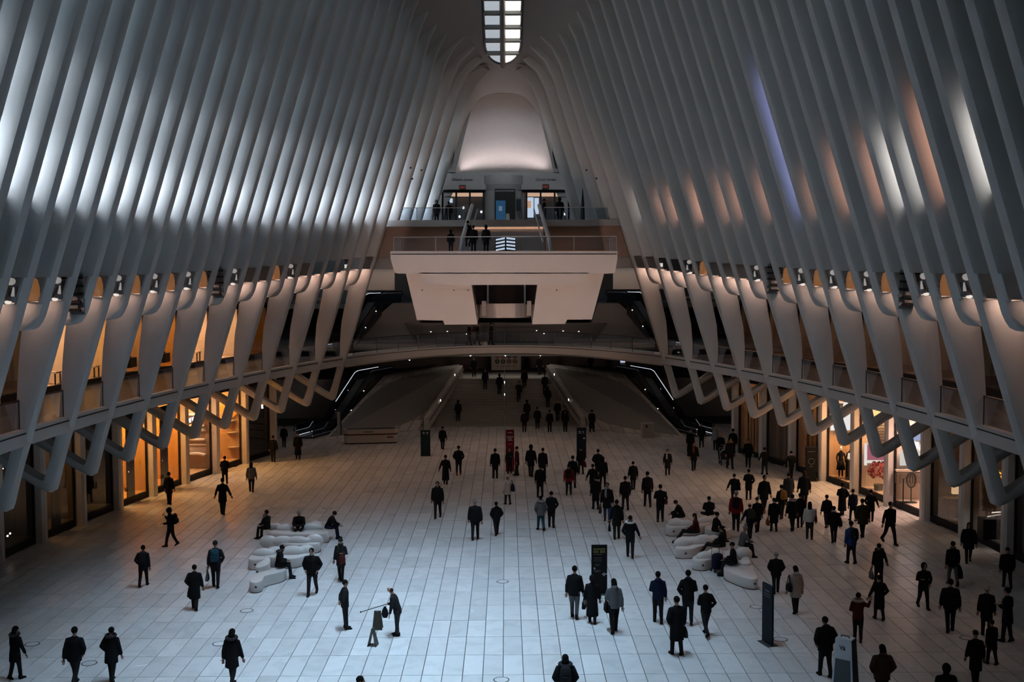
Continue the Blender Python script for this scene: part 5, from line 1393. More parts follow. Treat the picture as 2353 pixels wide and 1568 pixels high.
# ================================================================== furniture, signs and other things on the floor
def chaikin(p, n=2):
    for _ in range(n):
        q = []
        for a, b in zip(p, p[1:] + p[:1]): q += [a * .75 + b * .25, a * .25 + b * .75]
        p = q
    return p
BENCHM = mat('moulded white bench', (.62, .59, .57), .35, var=.04, scale=2, coat=.2)
FUSE2 = []
def bench(label, off, s, outline, blobs, H=.43, zb=.12):
    pts = [G(off[0] + x / s, off[1] + y / s, H) for x, y in outline]
    c = sum(pts, Vector()) / len(pts); c.z = 0
    rt = tag(empty('bench', c), label, 'bench', 'white sculpted benches')
    P = chaikin([p - c for p in pts], 2)
    # ring order must not matter: build base by lofting with soft edges
    cen = Vector((0, 0, 0))
    def ring(z, k): return [Vector((p.x * k, p.y * k, z)) for p in P]
    b = MB(); b.loft([ring(0, .97), ring(.03, .985), ring(H - .05, 1.0), ring(H - .015, .985), ring(H, .95)]); o = b.build('seat', BENCHM, rt); smooth_by_angle(o, 50)
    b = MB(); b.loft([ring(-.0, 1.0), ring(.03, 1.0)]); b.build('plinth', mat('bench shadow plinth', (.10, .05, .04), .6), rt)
    if blobs:
        b = MB()
        for (x, y, rx, ry, rz, rot) in blobs:
            q = G(off[0] + x / s, off[1] + y / s, H + zb) - c
            b.ellip((q.x, q.y, H + .02), (rx, ry, rz), 14, 9, None, math.radians(rot))
        o = b.build('backrest', BENCHM, rt, True); PEND.append((o, .045, None))
    b = MB(); e_ = max(P, key=lambda p: -p.y); b.ellip((e_.x, e_.y - .0, H * .55), (.05, .02, .05), 8, 5); b.build('socket', mat('socket brown', (.09, .05, .04), .5), rt)
D_ = ((560, 1130), 5.8075); I_ = ((1500, 1120), 6.2714)
bench('white sculpted bench at the back of the left seating group', *D_, [(310, 515), (500, 500), (760, 500), (1030, 505), (1140, 520), (1145, 560), (1030, 560), (720, 572), (330, 560)], [(430, 450, .38, .18, .22, 0), (560, 470, .42, .2, .24, 10), (900, 460, .55, .22, .26, 5), (960, 440, .35, .2, .28, -10)])
bench('white sculpted bench with rounded humps in the middle of the left group', *D_, [(250, 640), (420, 610), (640, 620), (830, 620), (1000, 600), (1035, 640), (1020, 690), (820, 705), (620, 700), (420, 690), (255, 690)], [(330, 640, .40, .22, .30, 0), (520, 640, .48, .22, .27, 8), (720, 640, .52, .22, .26, -6), (950, 625, .40, .24, .32, 0)])
bench('long white humped bench behind the seated person with a phone', *D_, [(140, 830), (330, 800), (560, 790), (780, 770), (905, 760), (915, 800), (840, 850), (640, 900), (430, 880), (180, 860)], [(260, 800, .45, .22, .24, 0), (430, 780, .45, .22, .25, 0), (650, 790, .50, .24, .32, 8), (830, 770, .38, .24, .30, 10)])
bench('small white block bench at the left end of the left group', *D_, [(62, 890), (95, 845), (200, 830), (290, 850), (280, 900), (190, 912), (80, 912)], [])
bench('curved white bench joining the block and the front bench', *D_, [(155, 995), (200, 945), (270, 912), (295, 860), (345, 875), (362, 925), (330, 975), (250, 1000), (165, 1015)], [])
bench('forked white bench at the front of the left group', *D_, [(75, 1175), (105, 1120), (160, 1085), (300, 1055), (430, 1020), (560, 1005), (575, 1035), (480, 1080), (330, 1112), (262, 1135), (255, 1185), (170, 1212), (85, 1202)], [])
bench('white humped bench under the phone user on the right', *I_, [(170, 545), (250, 500), (420, 500), (600, 505), (760, 455), (900, 425), (960, 430), (900, 480), (780, 540), (620, 565), (420, 570), (230, 580)], [(330, 505, .40, .24, .30, 15), (480, 510, .40, .22, .24, 0), (770, 460, .50, .22, .24, 20)])
bench('white bench end beneath the cross-facing sitter on the right', *I_, [(735, 560), (860, 530), (1060, 530), (1130, 560), (1125, 610), (950, 640), (770, 610)], [])
bench('white double-humped bench in the middle of the right group', *I_, [(310, 860), (390, 810), (600, 800), (800, 740), (940, 690), (970, 730), (860, 810), (680, 850), (560, 890), (340, 890)], [(430, 790, .42, .26, .32, 10), (560, 770, .40, .24, .26, 0), (720, 760, .46, .26, .34, 15), (860, 730, .40, .2, .22, 20)])
bench('white bench with a rounded knob beside the luggage cart', *I_, [(555, 1010), (640, 965), (840, 960), (1020, 920), (1200, 890), (1390, 900), (1400, 945), (1180, 985), (880, 1020), (745, 1065), (590, 1050)], [(760, 970, .42, .22, .24, 10), (900, 930, .40, .22, .24, 10), (1310, 925, .36, .26, .28, 0)])
bench('boat-shaped white bench at the front of the right group', *I_, [(1012, 1140), (1100, 1115), (1240, 1125), (1268, 1060), (1290, 1000), (1380, 990), (1405, 1060), (1450, 1130), (1450, 1180), (1500, 1270), (1525, 1315), (1440, 1325), (1300, 1295), (1150, 1235), (1030, 1180)], [(1320, 1060, .30, .30, .14, 0)])
fuse()

# floor rings
for i, (x, y, lb) in enumerate([(1155, 1337, 'round floor cover on the centre joint, upper of two'), (1152, 1563, 'round floor cover on the centre joint at the bottom edge'), (567, 1404, 'round floor cover before the forked white bench'), (505, 1480, 'round floor cover beside the long-haired woman in a dark coat'), (205, 1525, 'round floor cover between two figures in the dark corner'), (74, 1481, 'round floor cover nearest the left edge'),
                               (1738, 1395, 'round floor cover left of the slim dark totem'), (1793, 1470, 'round floor cover right of the slim dark totem base'), (2222, 1467, 'round floor cover in the shade on the right'), (752, 1168, 'faint round floor cover behind the hunched sitter')]):
    p = G(x, y); rt = tag(empty('floor_cover', p), lb, 'cover', 'round floor covers')
    b = MB(); n = 28; R0, R1 = .205, .235
    b.loft([[Vector((R1 * math.cos(a), R1 * math.sin(a), 0.0)) for a in np.linspace(0, 2 * PI, n, endpoint=False)], [Vector((R1 * math.cos(a), R1 * math.sin(a), .006)) for a in np.linspace(0, 2 * PI, n, endpoint=False)], [Vector((R0 * math.cos(a), R0 * math.sin(a), .006)) for a in np.linspace(0, 2 * PI, n, endpoint=False)], [Vector((R0 * math.cos(a), R0 * math.sin(a), 0.0)) for a in np.linspace(0, 2 * PI, n, endpoint=False)]], True, False)
    b.build('ring', BLACK, rt)
    b = MB(); b.prism([Vector((R0 * math.cos(a), R0 * math.sin(a), 0)) for a in np.linspace(0, 2 * PI, n, endpoint=False)], (0, 0, .004)); b.build('lid', TILE, rt)

def slab_sign(name, label, x, yb, w, h, t, m, rz=0.0, base=True, cat='sign'):
    p = G(x, yb); rt = tag(empty(name, p, None, rz), label, cat)
    b = MB(); b.box((0, 0, h / 2 + .01), (w, t, h)); b.build('panel', m, rt)
    if base: b = MB(); b.box((0, 0, .012), (w * 1.05, t + .3, .024)); b.build('base_plate', DARK, rt)
    return rt
def marks(rt, t, items, m):
    for (x, z, w, h) in items:
        b = MB(); b.box((x, -t / 2 - .004, z), (w, .008, h)); b.build('print_mark', m, rt)
PRW = mat('print pale', (.42, .42, .44), .6); PRY = mat('print olive', (.20, .17, .03), .6); PRG = mat('print dim grey', (.09, .09, .09), .6)
r = slab_sign('totem', 'dark blue-green totem at the left foot of the stairs', 978, 1048, .63, 1.70, .14, mat('totem teal', (.012, .03, .04), .7, spec=.12)); marks(r, .14, [(-.12, 1.56, .14, .05), (.12, 1.56, .14, .05), (-.1, 1.47, .1, .04), (.13, 1.47, .1, .04)], PRW)
r = slab_sign('totem', 'tall red totem with white print at the hall centre', 1172, 1083, .52, 2.52, .14, mat('totem red', (.17, .012, .018), .7, spec=.12)); marks(r, .14, [(0, 2.36, .28, .04), (0, 2.10, .40, .06), (0, 2.0, .22, .06), (0, 1.9, .30, .05)], PRW); marks(r, .14, [(0, 1.7, .2, .03), (0, 1.62, .26, .03), (0, 1.42, .36, .02)], mat('print rose', (.35, .1, .1), .5))
r = slab_sign('totem', 'dark blue totem with a white disc right of the stairs', 1336, 1052, .62, 1.95, .14, mat('totem blue', (.012, .016, .03), .7, spec=.12)); marks(r, .14, [(-.12, 1.72, .14, .05), (.1, 1.72, .1, .05), (-.1, 1.62, .16, .04), (.12, 1.62, .12, .03)], PRW)
b = MB(); b.prism([Vector((.17 + .06 * math.cos(a), -.078, 1.28 + .06 * math.sin(a))) for a in np.linspace(0, 2 * PI, 14, endpoint=False)], (0, .01, 0)); b.build('disc', PRW, r)
r = slab_sign('information_sign', 'tall black information sign with olive heading in mid floor', 1377, 1366, .58, 1.84, .08, mat('sign black', (.008, .008, .008), .7, spec=.12))
marks(r, .08, [(-.20 + .05 * i, 1.70, .035, .06) for i in range(9)] + [(-.20 + .048 * i, 1.60, .030, .09) for i in (0, 1, 2, 3, 5, 6, 7, 8)], PRY)
marks(r, .08, [(-.05, 1.50, .30, .02), (-.06, 1.38, .30, .012), (-.06, 1.32, .28, .012), (-.06, 1.26, .31, .012), (-.08, 1.14, .2, .012), (-.08, 1.08, .16, .012), (-.08, .90, .26, .02), (-.10, .85, .18, .02)], PRG)
marks(r, .08, [(-.18, .98, .055, .055)], PRW)
for dx, dz_ in ((-.04, .02), (.04, .02), (0, .05), (0, -.02), (.10, .03)): marks(r, .08, [(.17 + dx, .74 + dz_, .045, .05)], PRW)
r = slab_sign('totem', 'slim dark totem seen almost edge-on, beside the grey-haired man', 1764, 1480, .62, 1.92, .07, mat('totem slate', (.015, .02, .028), .7, spec=.12), rz=math.radians(-74)); marks(r, .07, [(.0, 1.72, .3, .05), (.0, 1.62, .4, .03), (.0, 1.54, .36, .03)], PRG)
r = slab_sign('totem', 'black rounded totem with a ring emblem by the bright fashion shop', 1863, 1106, .62, 1.93, .16, mat('totem black', (.010, .011, .013), .7, spec=.12))
b = MB(); b.tube([Vector((.17 * math.cos(a), -.09, 1.15 + .17 * math.sin(a))) for a in np.linspace(0, 2 * PI, 20)], .014, 5); b.build('ring_emblem', mat('emblem grey', (.12, .13, .14), .4), r); marks(r, .16, [(0, 1.72, .40, .04), (0, .88, .2, .03), (0, .82, .14, .02)], PRG)
b = MB(); b.tube([(-.31, 0, 1.93), (.31, 0, 1.93)], .08, 8); b.build('rounded_top', mat('totem black', (.010, .011, .013), .7, spec=.12), r)
# white sign box in the right foreground
pw_t = G(1943, 1466, 2.0); rt = tag(empty('sign_box', (pw_t.x, pw_t.y, 0), None, math.radians(-38)), 'white sign box with dark side panel at the bottom edge', 'sign')
WBX = mat('sign box white', (.50, .50, .53), .5)
b = MB(); b.loft([[Vector((sx * w2, sy * d2, z)) for sx, sy in ((-1, -1), (1, -1), (1, 1), (-1, 1))] for z, w2, d2 in ((0, .34, .24), (2.0, .22, .16))]); b.build('body', WBX, rt)
b = MB(); b.loft([[Vector((x0, y, z)) for x0, y in ((w2 - .005, -d2 + .0), (w2 + .012, -d2 + .0), (w2 + .012, d2), (w2 - .005, d2))] for z, w2, d2 in ((.02, .338, .235), (1.98, .221, .158))]); b.build('side_panel', mat('panel navy black', (.012, .016, .022), .4), rt)
b = MB(); b.loft([[Vector((-w2 * .8, -d2 - .012, z)), Vector((w2 * .8, -d2 - .012, z)), Vector((w2 * .8, -d2 + .01, z)), Vector((-w2 * .8, -d2 + .01, z))] for z, w2, d2 in ((.2, .328, .232), (1.45, .254, .182))]); b.build('screen', mat('box screen', (.03, .045, .05), .25), rt)
text('letters', 'Vz', .16, mat('letter dark', (.03, .03, .03), .5), rt, (-.02, -.178, 1.76), (PI / 2 - .03, 0, 0))
b = MB(); b.tube([(-.12, 0, 2.0), (-.12, 0, 2.05), (.10, 0, 2.05), (.10, 0, 2.0)], .02, 5); b.build('grip', DARK, rt)
# folding floor signs of the cleaner
p = G(868, 1446); rt = tag(empty('floor_sign', p), 'upright dark folding floor sign showing its wide face', 'sign', 'folding floor signs')
SGN = mat('sign dark brown', (.035, .03, .02), .5)
for s in (-1, 1):
    b = MB(); b.prism([(-.17, -.14 * s, 0), (.17, -.14 * s, 0), (.11, -.02 * s, .62), (-.11, -.02 * s, .62)], (0, .02 * s, 0)); b.build('board', SGN, rt)
b = MB(); b.box((0, 0, .60), (.07, .05, .03)); b.build('grip', PRW, rt)
p = G(857, 1484); rt = tag(empty('floor_sign', p, None, math.radians(80)), 'dark folding floor sign turned sideways, its legs spread apart', 'sign', 'folding floor signs')
for s in (-1, 1):
    b = MB(); b.prism([(-.16, -.15 * s, 0), (.16, -.15 * s, 0), (.10, -.015 * s, .58), (-.10, -.015 * s, .58)], (0, .025 * s, 0)); b.build('board', SGN, rt)
b = MB(); b.box((0, 0, .05), (.05, .26, .02)); b.build('brace', SGN, rt)
# pole and cloth of the cleaner
Pc = PEOPLE['d4']; hp = world_of(Pc, Pc['wr'][1][0] + Pc['wr'][1][1].normalized() * .08)
tip = PY(829, 1407, hp.y - .3)
rt = tag(empty('cleaning_pole', hp), 'long thin pole held level by the bald cleaner', 'pole')
b = MB(); d_ = (tip - hp); b.tube([-d_ * .08, d_], .014, 6); b.build('shaft', DARK, rt)
b = MB(); b.tube([d_ * .985, d_ * 1.03], [.03, .02], 6); b.build('tip', BLACK, rt)
rt = tag(empty('cleaning_cloth', hp + Vector((0, 0, -.06))), 'dark cloth hanging from the hand of the bald cleaner', 'cloth')
b = MB(); b.loft([[Vector((w2 * math.cos(a), .35 * w2 * math.sin(a) + .02 * math.sin(3 * a), z)) for a in np.linspace(0, 2 * PI, 10, endpoint=False)] for z, w2 in ((0, .03), (-.12, .09), (-.26, .12), (-.38, .06))]); b.build('cloth', FAB['coal'], rt, True)
# phones
for key, i, lb in (('b1', 1, 'phone in the hand of the hooded person with a backpack'), ('s1', 1, 'phone held up by the sitter on the rear white bench'), ('s4', 1, 'phone in the hands of the fur-hooded sitter')):
    Pq = PEOPLE[key]; q = world_of(Pq, Pq['wr'][i][0] + Pq['wr'][i][1].normalized() * .10)
    b = MB(); b.box((0, 0, 0), (.075, .012, .15)); o = b.build('phone', BLACK); o.location = q; o.rotation_euler = (.5, 0, Pq['face']); tag(o, lb, 'phone', 'phones in use')
# luggage cart with a blue bag
p = G(1648, 1314); rt = tag(empty('luggage_cart', p, None, .35), 'luggage cart with tall handle and blue bag by the bench', 'cart')
b = MB(); b.tube([(-.17, .12, .10), (-.17, .16, 1.02), (.17, .16, 1.02), (.17, .12, .10)], .012, 6); b.build('handle', DARK, rt)
b = MB(); b.box((0, -.02, .12), (.40, .36, .03)); b.build('deck', DARK, rt)
for x in (-.2, .2):
    for y in (-.16, .14):
        b = MB(); b.tube([(x - .015, y, .07), (x + .015, y, .07)], .07, 12); b.build('wheel', BLACK, rt)
rt2 = tag(empty('travel_bag', p + Vector((0, 0, .14)), None, .35), 'dark blue soft bag strapped on the luggage cart', 'bag')
b = MB(); b.loft([[Vector((.21 * k * c, .15 * k * s - .02, z)) for c, s in ((-1, -.7), (-.8, -1), (.8, -1), (1, -.7), (1, .7), (.8, 1), (-.8, 1), (-1, .7))] for z, k in ((0, .9), (.06, 1), (.42, 1.0), (.56, .85), (.60, .5))]); b.build('body', FAB['navy'], rt2, True)
b = MB(); b.tube([(-.22, -.18, .30), (.22, -.18, .30)], .012, 5); b.build('strap', FAB['black'], rt2)
# stroller
p = G(1663, 1068); rt = tag(empty('stroller', p, None, PI), 'child stroller pushed by the blond woman near the first column', 'stroller')
b = MB()
for x in (-.22, .22): b.tube([(x, -.35, 1.0), (x, -.1, .55), (x, .35, .12)], .015, 5); b.tube([(x, .1, .55), (x, -.3, .12)], .015, 5)
b.tube([(-.22, -.35, 1.0), (.22, -.35, 1.0)], .02, 6); b.build('frame', CHROME, rt)
b = MB(); b.loft([[Vector((x, y, z)) for x, y, z in ((-.2, -.12, .85), (.2, -.12, .85), (.2, .02, .80), (-.2, .02, .80))], [Vector((x, y, z)) for x, y, z in ((-.2, 0, .42), (.2, 0, .42), (.2, .12, .50), (-.2, .12, .50))], [Vector((x, y, z)) for x, y, z in ((-.2, .34, .36), (.2, .34, .36), (.2, .34, .46), (-.2, .34, .46))]]); b.build('seat', FAB['char'], rt)
b = MB(); b.loft([[Vector((.22 * math.cos(a), .08 + .30 * math.sin(t), .72 + .28 * math.cos(t) * math.sin(a))) for a in np.linspace(.15, PI - .15, 9)] for t in (-.9, -.4, .1, .6)], close=False); b.build('canopy', FAB['lgrey'], rt, True)
for x in (-.23, .23):
    for y in (-.3, .35):
        b = MB(); b.tube([(x - .02, y, .11), (x + .02, y, .11)], .11, 12); b.build('wheel', BLACK, rt)
# white counter with a red band, white bin
a, c = G(788, 1022), G(912, 1019); mid = (a + c) / 2; L = (c - a).length
rt = tag(empty('reception_counter', (mid.x, mid.y + .55, 0), None, math.atan2(c.y - a.y, c.x - a.x)), 'long white rounded counter with a red band by the left stone wall', 'counter')
def rrect(w2, d2, r_, z): 
    out = []
    for cx, cy, a0 in ((w2 - r_, d2 - r_, 0), (-w2 + r_, d2 - r_, PI / 2), (-w2 + r_, -d2 + r_, PI), (w2 - r_, -d2 + r_, 3 * PI / 2)):
        for t in np.linspace(0, PI / 2, 5): out.append(Vector((cx + r_ * math.cos(a0 + t), cy + r_ * math.sin(a0 + t), z)))
    return out
CW = mat('counter white', (.52, .49, .46), .4)
b = MB(); b.loft([rrect(L / 2, .55, .4, .08), rrect(L / 2, .55, .4, .62)]); b.build('body', CW, rt, False)
b = MB(); b.loft([rrect(L / 2 + .01, .56, .4, .62), rrect(L / 2 + .01, .56, .4, .72)]); b.build('red_band', mat('counter red', (.12, .02, .02), .4), rt)
b = MB(); b.loft([rrect(L / 2, .55, .4, .72), rrect(L / 2, .55, .4, 1.02)]); b.build('upper_body', CW, rt)
b = MB(); b.loft([rrect(L / 2 - .05, .50, .36, 0), rrect(L / 2 - .05, .50, .36, .08)]); b.build('kick_plate', BLACK, rt)
b = MB(); b.loft([rrect(L / 2 - .12, .40, .3, .98), rrect(L / 2 - .12, .40, .3, 1.025)]); b.build('worktop', DARK, rt)
b = MB(); b.box((L / 2 - .55, -.56, .45), (.42, .01, .1)); b.build('emblem', mat('emblem red brown', (.12, .05, .04), .5), rt)
b = MB(); b.box((-.2, -.565, .86), (.7, .01, .06)); b.build('print_mark', PRG, rt)
# pylon post beside the counter
p = G(779, 1006); rt = tag(empty('slim_post', p), 'slim grey post at the left end of the white counter', 'post')
b = MB(); b.box((0, 0, .95), (.22, .16, 1.9)); b.build('post', GREYW, rt); b = MB(); b.box((.16, 0, .9), (.06, .1, 1.8)); b.build('dark_edge', BLACK, rt)
p = G(1489, 1007); rt = tag(empty('litter_bin', (p.x, p.y + .35, 0), None, .12), 'white square litter bin with a dark symbol by the right stone wall', 'bin')
b = MB(); b.box((0, 0, .52), (.86, .7, 1.04)); b.build('body', mat('bin white', (.40, .385, .36), .5), rt)
b = MB(); b.box((-.15, -.36, .84), (.14, .02, .12)); b.ellip((-.15, -.36, .95), (.04, .015, .04), 8, 5); b.build('symbol', BLACK, rt)
b = MB(); b.box((0, 0, 1.05), (.88, .72, .02)); b.build('lid', GREYW, rt)
# screen on the concourse right
p = PY(1431, 829, 99.5); rt = tag(empty('wall_screen', p), 'small glowing screen on a grey post beyond the right stone wall', 'screen')
b = MB(); b.box((0, 0, 0), (.42, .06, .36)); b.build('display', emis('screen white blue', (.65, .72, .95), .7), rt); b = MB(); b.box((0, .08, -.35), (.46, .1, .9)); b.build('post', GREYW, rt)
# ================================================================== shop displays
def bay(side, k, lvl=0):
    return YK(k), YK(k + 1)
def SX(Y, side, o=0.0): return (W(Y) + STORE + .12 + o) * side
ROT = {-1: (PI / 2, 0, PI / 2), 1: (PI / 2, 0, -PI / 2)}
SIGNW = emis('sign white glow', (1.0, .95, .9), 1.6); SIGNO = emis('sign orange glow', (1.0, .45, .06), 1.1)
def shop_text(side, Y, z, body, size, m, label, o=-.06, align='CENTER'):
    t = text('shop_sign', body, size, m, None, (SX(Y, side, o), Y, z), ROT[side], .02, align)
    # follow the curve of the shop line
    sl = math.atan2(-0.00832 * (Y - 36.0) * side, 1.0) 
    t.rotation_euler = (PI / 2, 0, ROT[side][2] - sl)
    tag(t, label, 'sign'); return t
shop_text(-1, 64.35, 3.55, 'DAI WIRZ', .40, SIGNW, 'white glowing letters over the shoe shelves')
shop_text(-1, 72.6, 3.35, 'R', .42, SIGNW, 'white glowing letter over the dark shop at the end of the row')
shop_text(-1, 71.2, 3.22, '-', .5, SIGNW, 'short white glowing mark on the black shopfront')
shop_text(-1, 57.25, .82, 'SA', .30, BLACK, 'black SA lettering on the first orange shop window', -.02)
shop_text(-1, 60.95, .82, 'SA', .30, BLACK, 'black SA lettering on the second orange shop window', -.02)
shop_text(-1, 54.3, 1.6, 'II', .5, mat('mark grey brown', (.08, .075, .06), .4), 'pale double mark on the black shopfront', -.03)
shop_text(1, 54.3, 3.45, 'PANDORA', .50, SIGNW, 'large white glowing PANDORA sign')
shop_text(1, 47.35, 3.25, 'BREITLING', .42, SIGNO, 'orange glowing BREITLING sign')
# black glazed door panels with bulbs
BULB = emis('bulb glow', (1.0, .85, .7), 3.0)
for side, k, lb in ((-1, 3, 'black shop door panel with two bulbs'), (-1, 5, 'black bulb-studded door panel at the first orange window'), (-1, 6, 'black bulb-studded door panel at the second orange window')):
    Ya, Yb = bay(side, k); y0, y1 = Ya + 1.35, Ya + 2.1
    rt = tag(empty('door_panel', (SX(y0, side, .1), y0, .33)), lb, 'panel')
    b = MB(); b.prism([Vector((SX(y0, side, .08), y0, .33)) - rt.location, Vector((SX(y1, side, .08), y1, .33)) - rt.location, Vector((SX(y1, side, .08), y1, 4.7)) - rt.location, Vector((SX(y0, side, .08), y0, 4.7)) - rt.location], (.05 * side, 0, 0)); b.build('leaf', BLACK, rt)
    for (yy_, zz) in ((.15, 2.9), (.15, 2.2), (.35, 2.0), (.65, 2.1), (.15, 1.35), (.3, 3.3)) if k != 3 else ((.2, 2.4), (.2, 1.75)):
        b = MB(); b.ellip((-.03 * side, yy_, zz), (.035, .035, .04) if yy_ != .35 else (.07, .07, .07), 7, 5); b.build('bulb', BULB, rt)
for (yy_, zz, lb) in ((47.2, .75, 'pair of small bulbs low in the black shopfront nearest the left edge'), (47.0, 3.7, 'single small bulb high in the black shopfront nearest the left edge')):
    rt = tag(empty('window_bulb', (SX(yy_, -1, .3), yy_, zz)), lb, 'lamp')
    for d_ in ((0, .25) if zz < 1 else (0,)):
        b = MB(); b.ellip((0, d_, d_ * .2), (.045, .045, .045) if zz < 1 else (.03, .03, .03), 8, 6); b.build('bulb', BULB, rt)
# shoe shelves, bay 7
Ya, Yb = bay(-1, 7); Yw = Yb - .2
SHW = mat('shelf pale', (.55, .47, .38), .5)
for i, (z, lb) in enumerate(((1.15, 'wavy pale shelf low in the shoe shop'), (2.1, 'middle pale shelf with a dark shoe'), (2.95, 'upper pale shelf in the shoe shop'), (3.6, 'top pale shelf in the shoe shop'))):
    rt = tag(empty('display_shelf', (SX(Yw, -1, .3), Yw - .35, z)), lb, 'shelf', 'shelves of the shoe shop')
    b = MB()
    if i == 0: b.loft([[Vector((-x, -.25, .12 * math.sin(x * 2.6))), Vector((-x, .25, .12 * math.sin(x * 2.6))), Vector((-x, .25, .08 + .12 * math.sin(x * 2.6))), Vector((-x, -.25, .08 + .12 * math.sin(x * 2.6)))] for x in np.linspace(0, 2.4, 10)])
    else: b.bbox((-2.4, -.25, 0), (0, .25, .07))
    b.build('board', SHW, rt); b = MB(); b.bbox((-2.4, .20, -.35), (0, .25, 0)); b.build('back_rail', OAK, rt)
    o = area('shelf_light', (rt.location.x - 1.1, rt.location.y, z + .75), (0, 0, -1), 2.0, .1, 10, (1.0, .85, .7), 160); o.rotation_euler = (0, 0, 0)
def shoe_thing(loc, lb):
    rt = tag(empty('boot', loc), lb, 'shoe', 'shoes on display')
    b = MB(); b.tube([(0, 0, .05), (0, 0, .14), (0, 0, .30)], [.07, .065, .07], 8); b.tube([(-.02, 0, .06), (.10, 0, .055), (.20, 0, .04)], [.065, .06, .035], 8); b.build('upper', FAB['black'], rt, True)
    b = MB(); b.box((.07, 0, .012), (.30, .11, .03)); b.build('sole', FAB['black'], rt)
shoe_thing((SX(Yw, -1, .3) - .9, Yw - .4, 2.17), 'single dark boot on the middle shelf of the shoe shop')
# discs on the orange shop wall, bay 8
Ya, Yb = bay(-1, 8); Yw = Yb - .2
for i, (x, z, r_, lb) in enumerate(((.7, 3.5, .55, 'large orange disc high on the shop wall'), (.75, 2.75, .5, 'half-round orange ledge below the large disc'), (.55, 2.0, .32, 'small round ledge midway up the orange shop wall'), (.5, 1.05, .36, 'low round ledge on the orange shop wall'))):
    rt = tag(empty('wall_disc', (SX(Yw, -1, x), Yw, z)), lb, 'display')
    b = MB()
    if i == 0: b.prism([Vector((r_ * math.cos(a), -.12, r_ * math.sin(a))) for a in np.linspace(0, 2 * PI, 24, endpoint=False)], (0, .1, 0))
    else: b.prism([Vector((r_ * math.cos(a), r_ * .8 * math.sin(a), 0)) for a in np.linspace(PI, 2 * PI, 14)], (0, 0, .07))
    b.build('disc', YEL if i == 0 else SHW, rt)
    b = MB(); b.box((0, -.02, -.05), (.1, .06, .1)); b.build('bracket', OAK, rt)
# fashion shop on the right: lit poster screen, mannequins, table lamp
Ya, Yb = bay(1, 6); Yw = Yb - .25
rt = tag(empty('poster_screen', (SX(Yw, 1, 1.1), Yw - .1, 3.75)), 'bright white poster screen with black picture in the fashion shop', 'screen')
b = MB(); b.box((0, 0, 0), (1.9, .06, 1.6)); b.build('display', emis('poster white', (1, .98, .96), 1.3), rt)
b = MB(); b.prism([(-.95, -.04, .1), (-.35, -.04, .0), (-.25, -.04, .75), (-.95, -.04, .78)], (0, .02, 0)); b.build('dark_picture', BLACK, rt)
b = MB(); b.prism([(-.65, -.05, .2), (-.5, -.05, .15), (-.4, -.05, .55), (-.6, -.05, .6)], (0, .02, 0)); b.build('pale_figure', PRW, rt)
def mannequin(loc, lb, face=PI, m=None):
    rt = tag(empty('mannequin', loc, None, face), lb, 'mannequin', 'mannequins in the fashion shop'); m = m or FAB['black']
    b = MB(); b.tube([(0, 0, .82), (0, 0, 1.0), (0, 0, 1.18), (0, 0, 1.38), (0, 0, 1.46), (0, 0, 1.54)], [(.16, .11), (.15, .11), (.12, .09), (.19, .11), (.10, .07), (.05, .05)], 12); b.build('torso', m, rt, True)
    b = MB(); b.ellip((0, 0, 1.66), (.075, .09, .115), 10, 8); b.build('head', REFL, rt, True)
    b = MB(); b.tube([(0, 0, .45), (0, 0, .85), (0, 0, 1.0)], [(.26, .2), (.2, .15), (.14, .1)], 12); b.build('coat', m, rt, True)
    for s in (-1, 1):
        b = MB(); b.tube([(.17 * s, 0, 1.38), (.24 * s, .0, 1.12), (.22 * s, .08, .88)], [.055, .045, .03], 7); b.build('arm', m, rt, True)
        b = MB(); b.tube([(.08 * s, 0, .85), (.085 * s, 0, .45), (.09 * s, 0, .06)], [.08, .06, .04], 8); b.build('leg', m, rt, True)
    b = MB(); b.tube([(0, 0, 0), (0, 0, .02)], .2, 14); b.build('base', CHROME, rt)
mannequin((SX(Yw, 1, .55), Yw - .8, .36), 'black-clad mannequin nearest the window of the fashion shop')
mannequin((SX(Yw, 1, 1.15), Yw - .6, .36), 'black-clad mannequin deeper in the fashion shop')
rt = tag(empty('display_table', (SX(Yw, 1, 1.2), Yw - 1.3, .36)), 'black display block with a lit top in the fashion shop', 'table')
b = MB(); b.box((0, 0, .55), (.9, .6, 1.1)); b.build('block', BLACK, rt); b = MB(); b.box((0, 0, 1.28), (.7, .4, .32)); b.build('lit_top', emis('lit counter', (1.0, .88, .72), 1.2), rt)
# leafy red display and pink screen, bay 5
Ya, Yb = bay(1, 5); Yw = Yb - .25
rt = tag(empty('red_plant', (SX(Yw, 1, .7), Yw - 1.0, .36)), 'bushy dark red display behind the shop glass', 'plant')
b = MB(); b.tube([(0, 0, 0), (0, 0, .3)], [.22, .26], 10); b.build('pot', BLACK, rt)
random.seed(3); b = MB()
for i in range(170):
    th, ph = random.uniform(0, 2 * PI), math.acos(random.uniform(-.6, 1)); r_ = random.uniform(.35, .62)
    c = Vector((r_ * math.sin(ph) * math.cos(th), r_ * .8 * math.sin(ph) * math.sin(th), .95 + r_ * 1.05 * math.cos(ph)))
    u = Vector((random.uniform(-1, 1), random.uniform(-1, 1), random.uniform(-1, 1))).normalized() * .11; v = u.cross(Vector((random.uniform(-1, 1), random.uniform(-1, 1), .3))).normalized() * .06
    b.add([c - u, c + v, c + u, c - v, c + Vector((0, 0, .015))], [(0, 1, 4), (1, 2, 4), (2, 3, 4), (3, 0, 4)])
o = b.build('leaves', RED, rt); o['kind'] = 'stuff'
rt = tag(empty('pink_screen', (SX(Yw, 1, 1.0), Yw - .2, 2.25)), 'pink picture screen on the white counter of the leafy shop', 'screen')
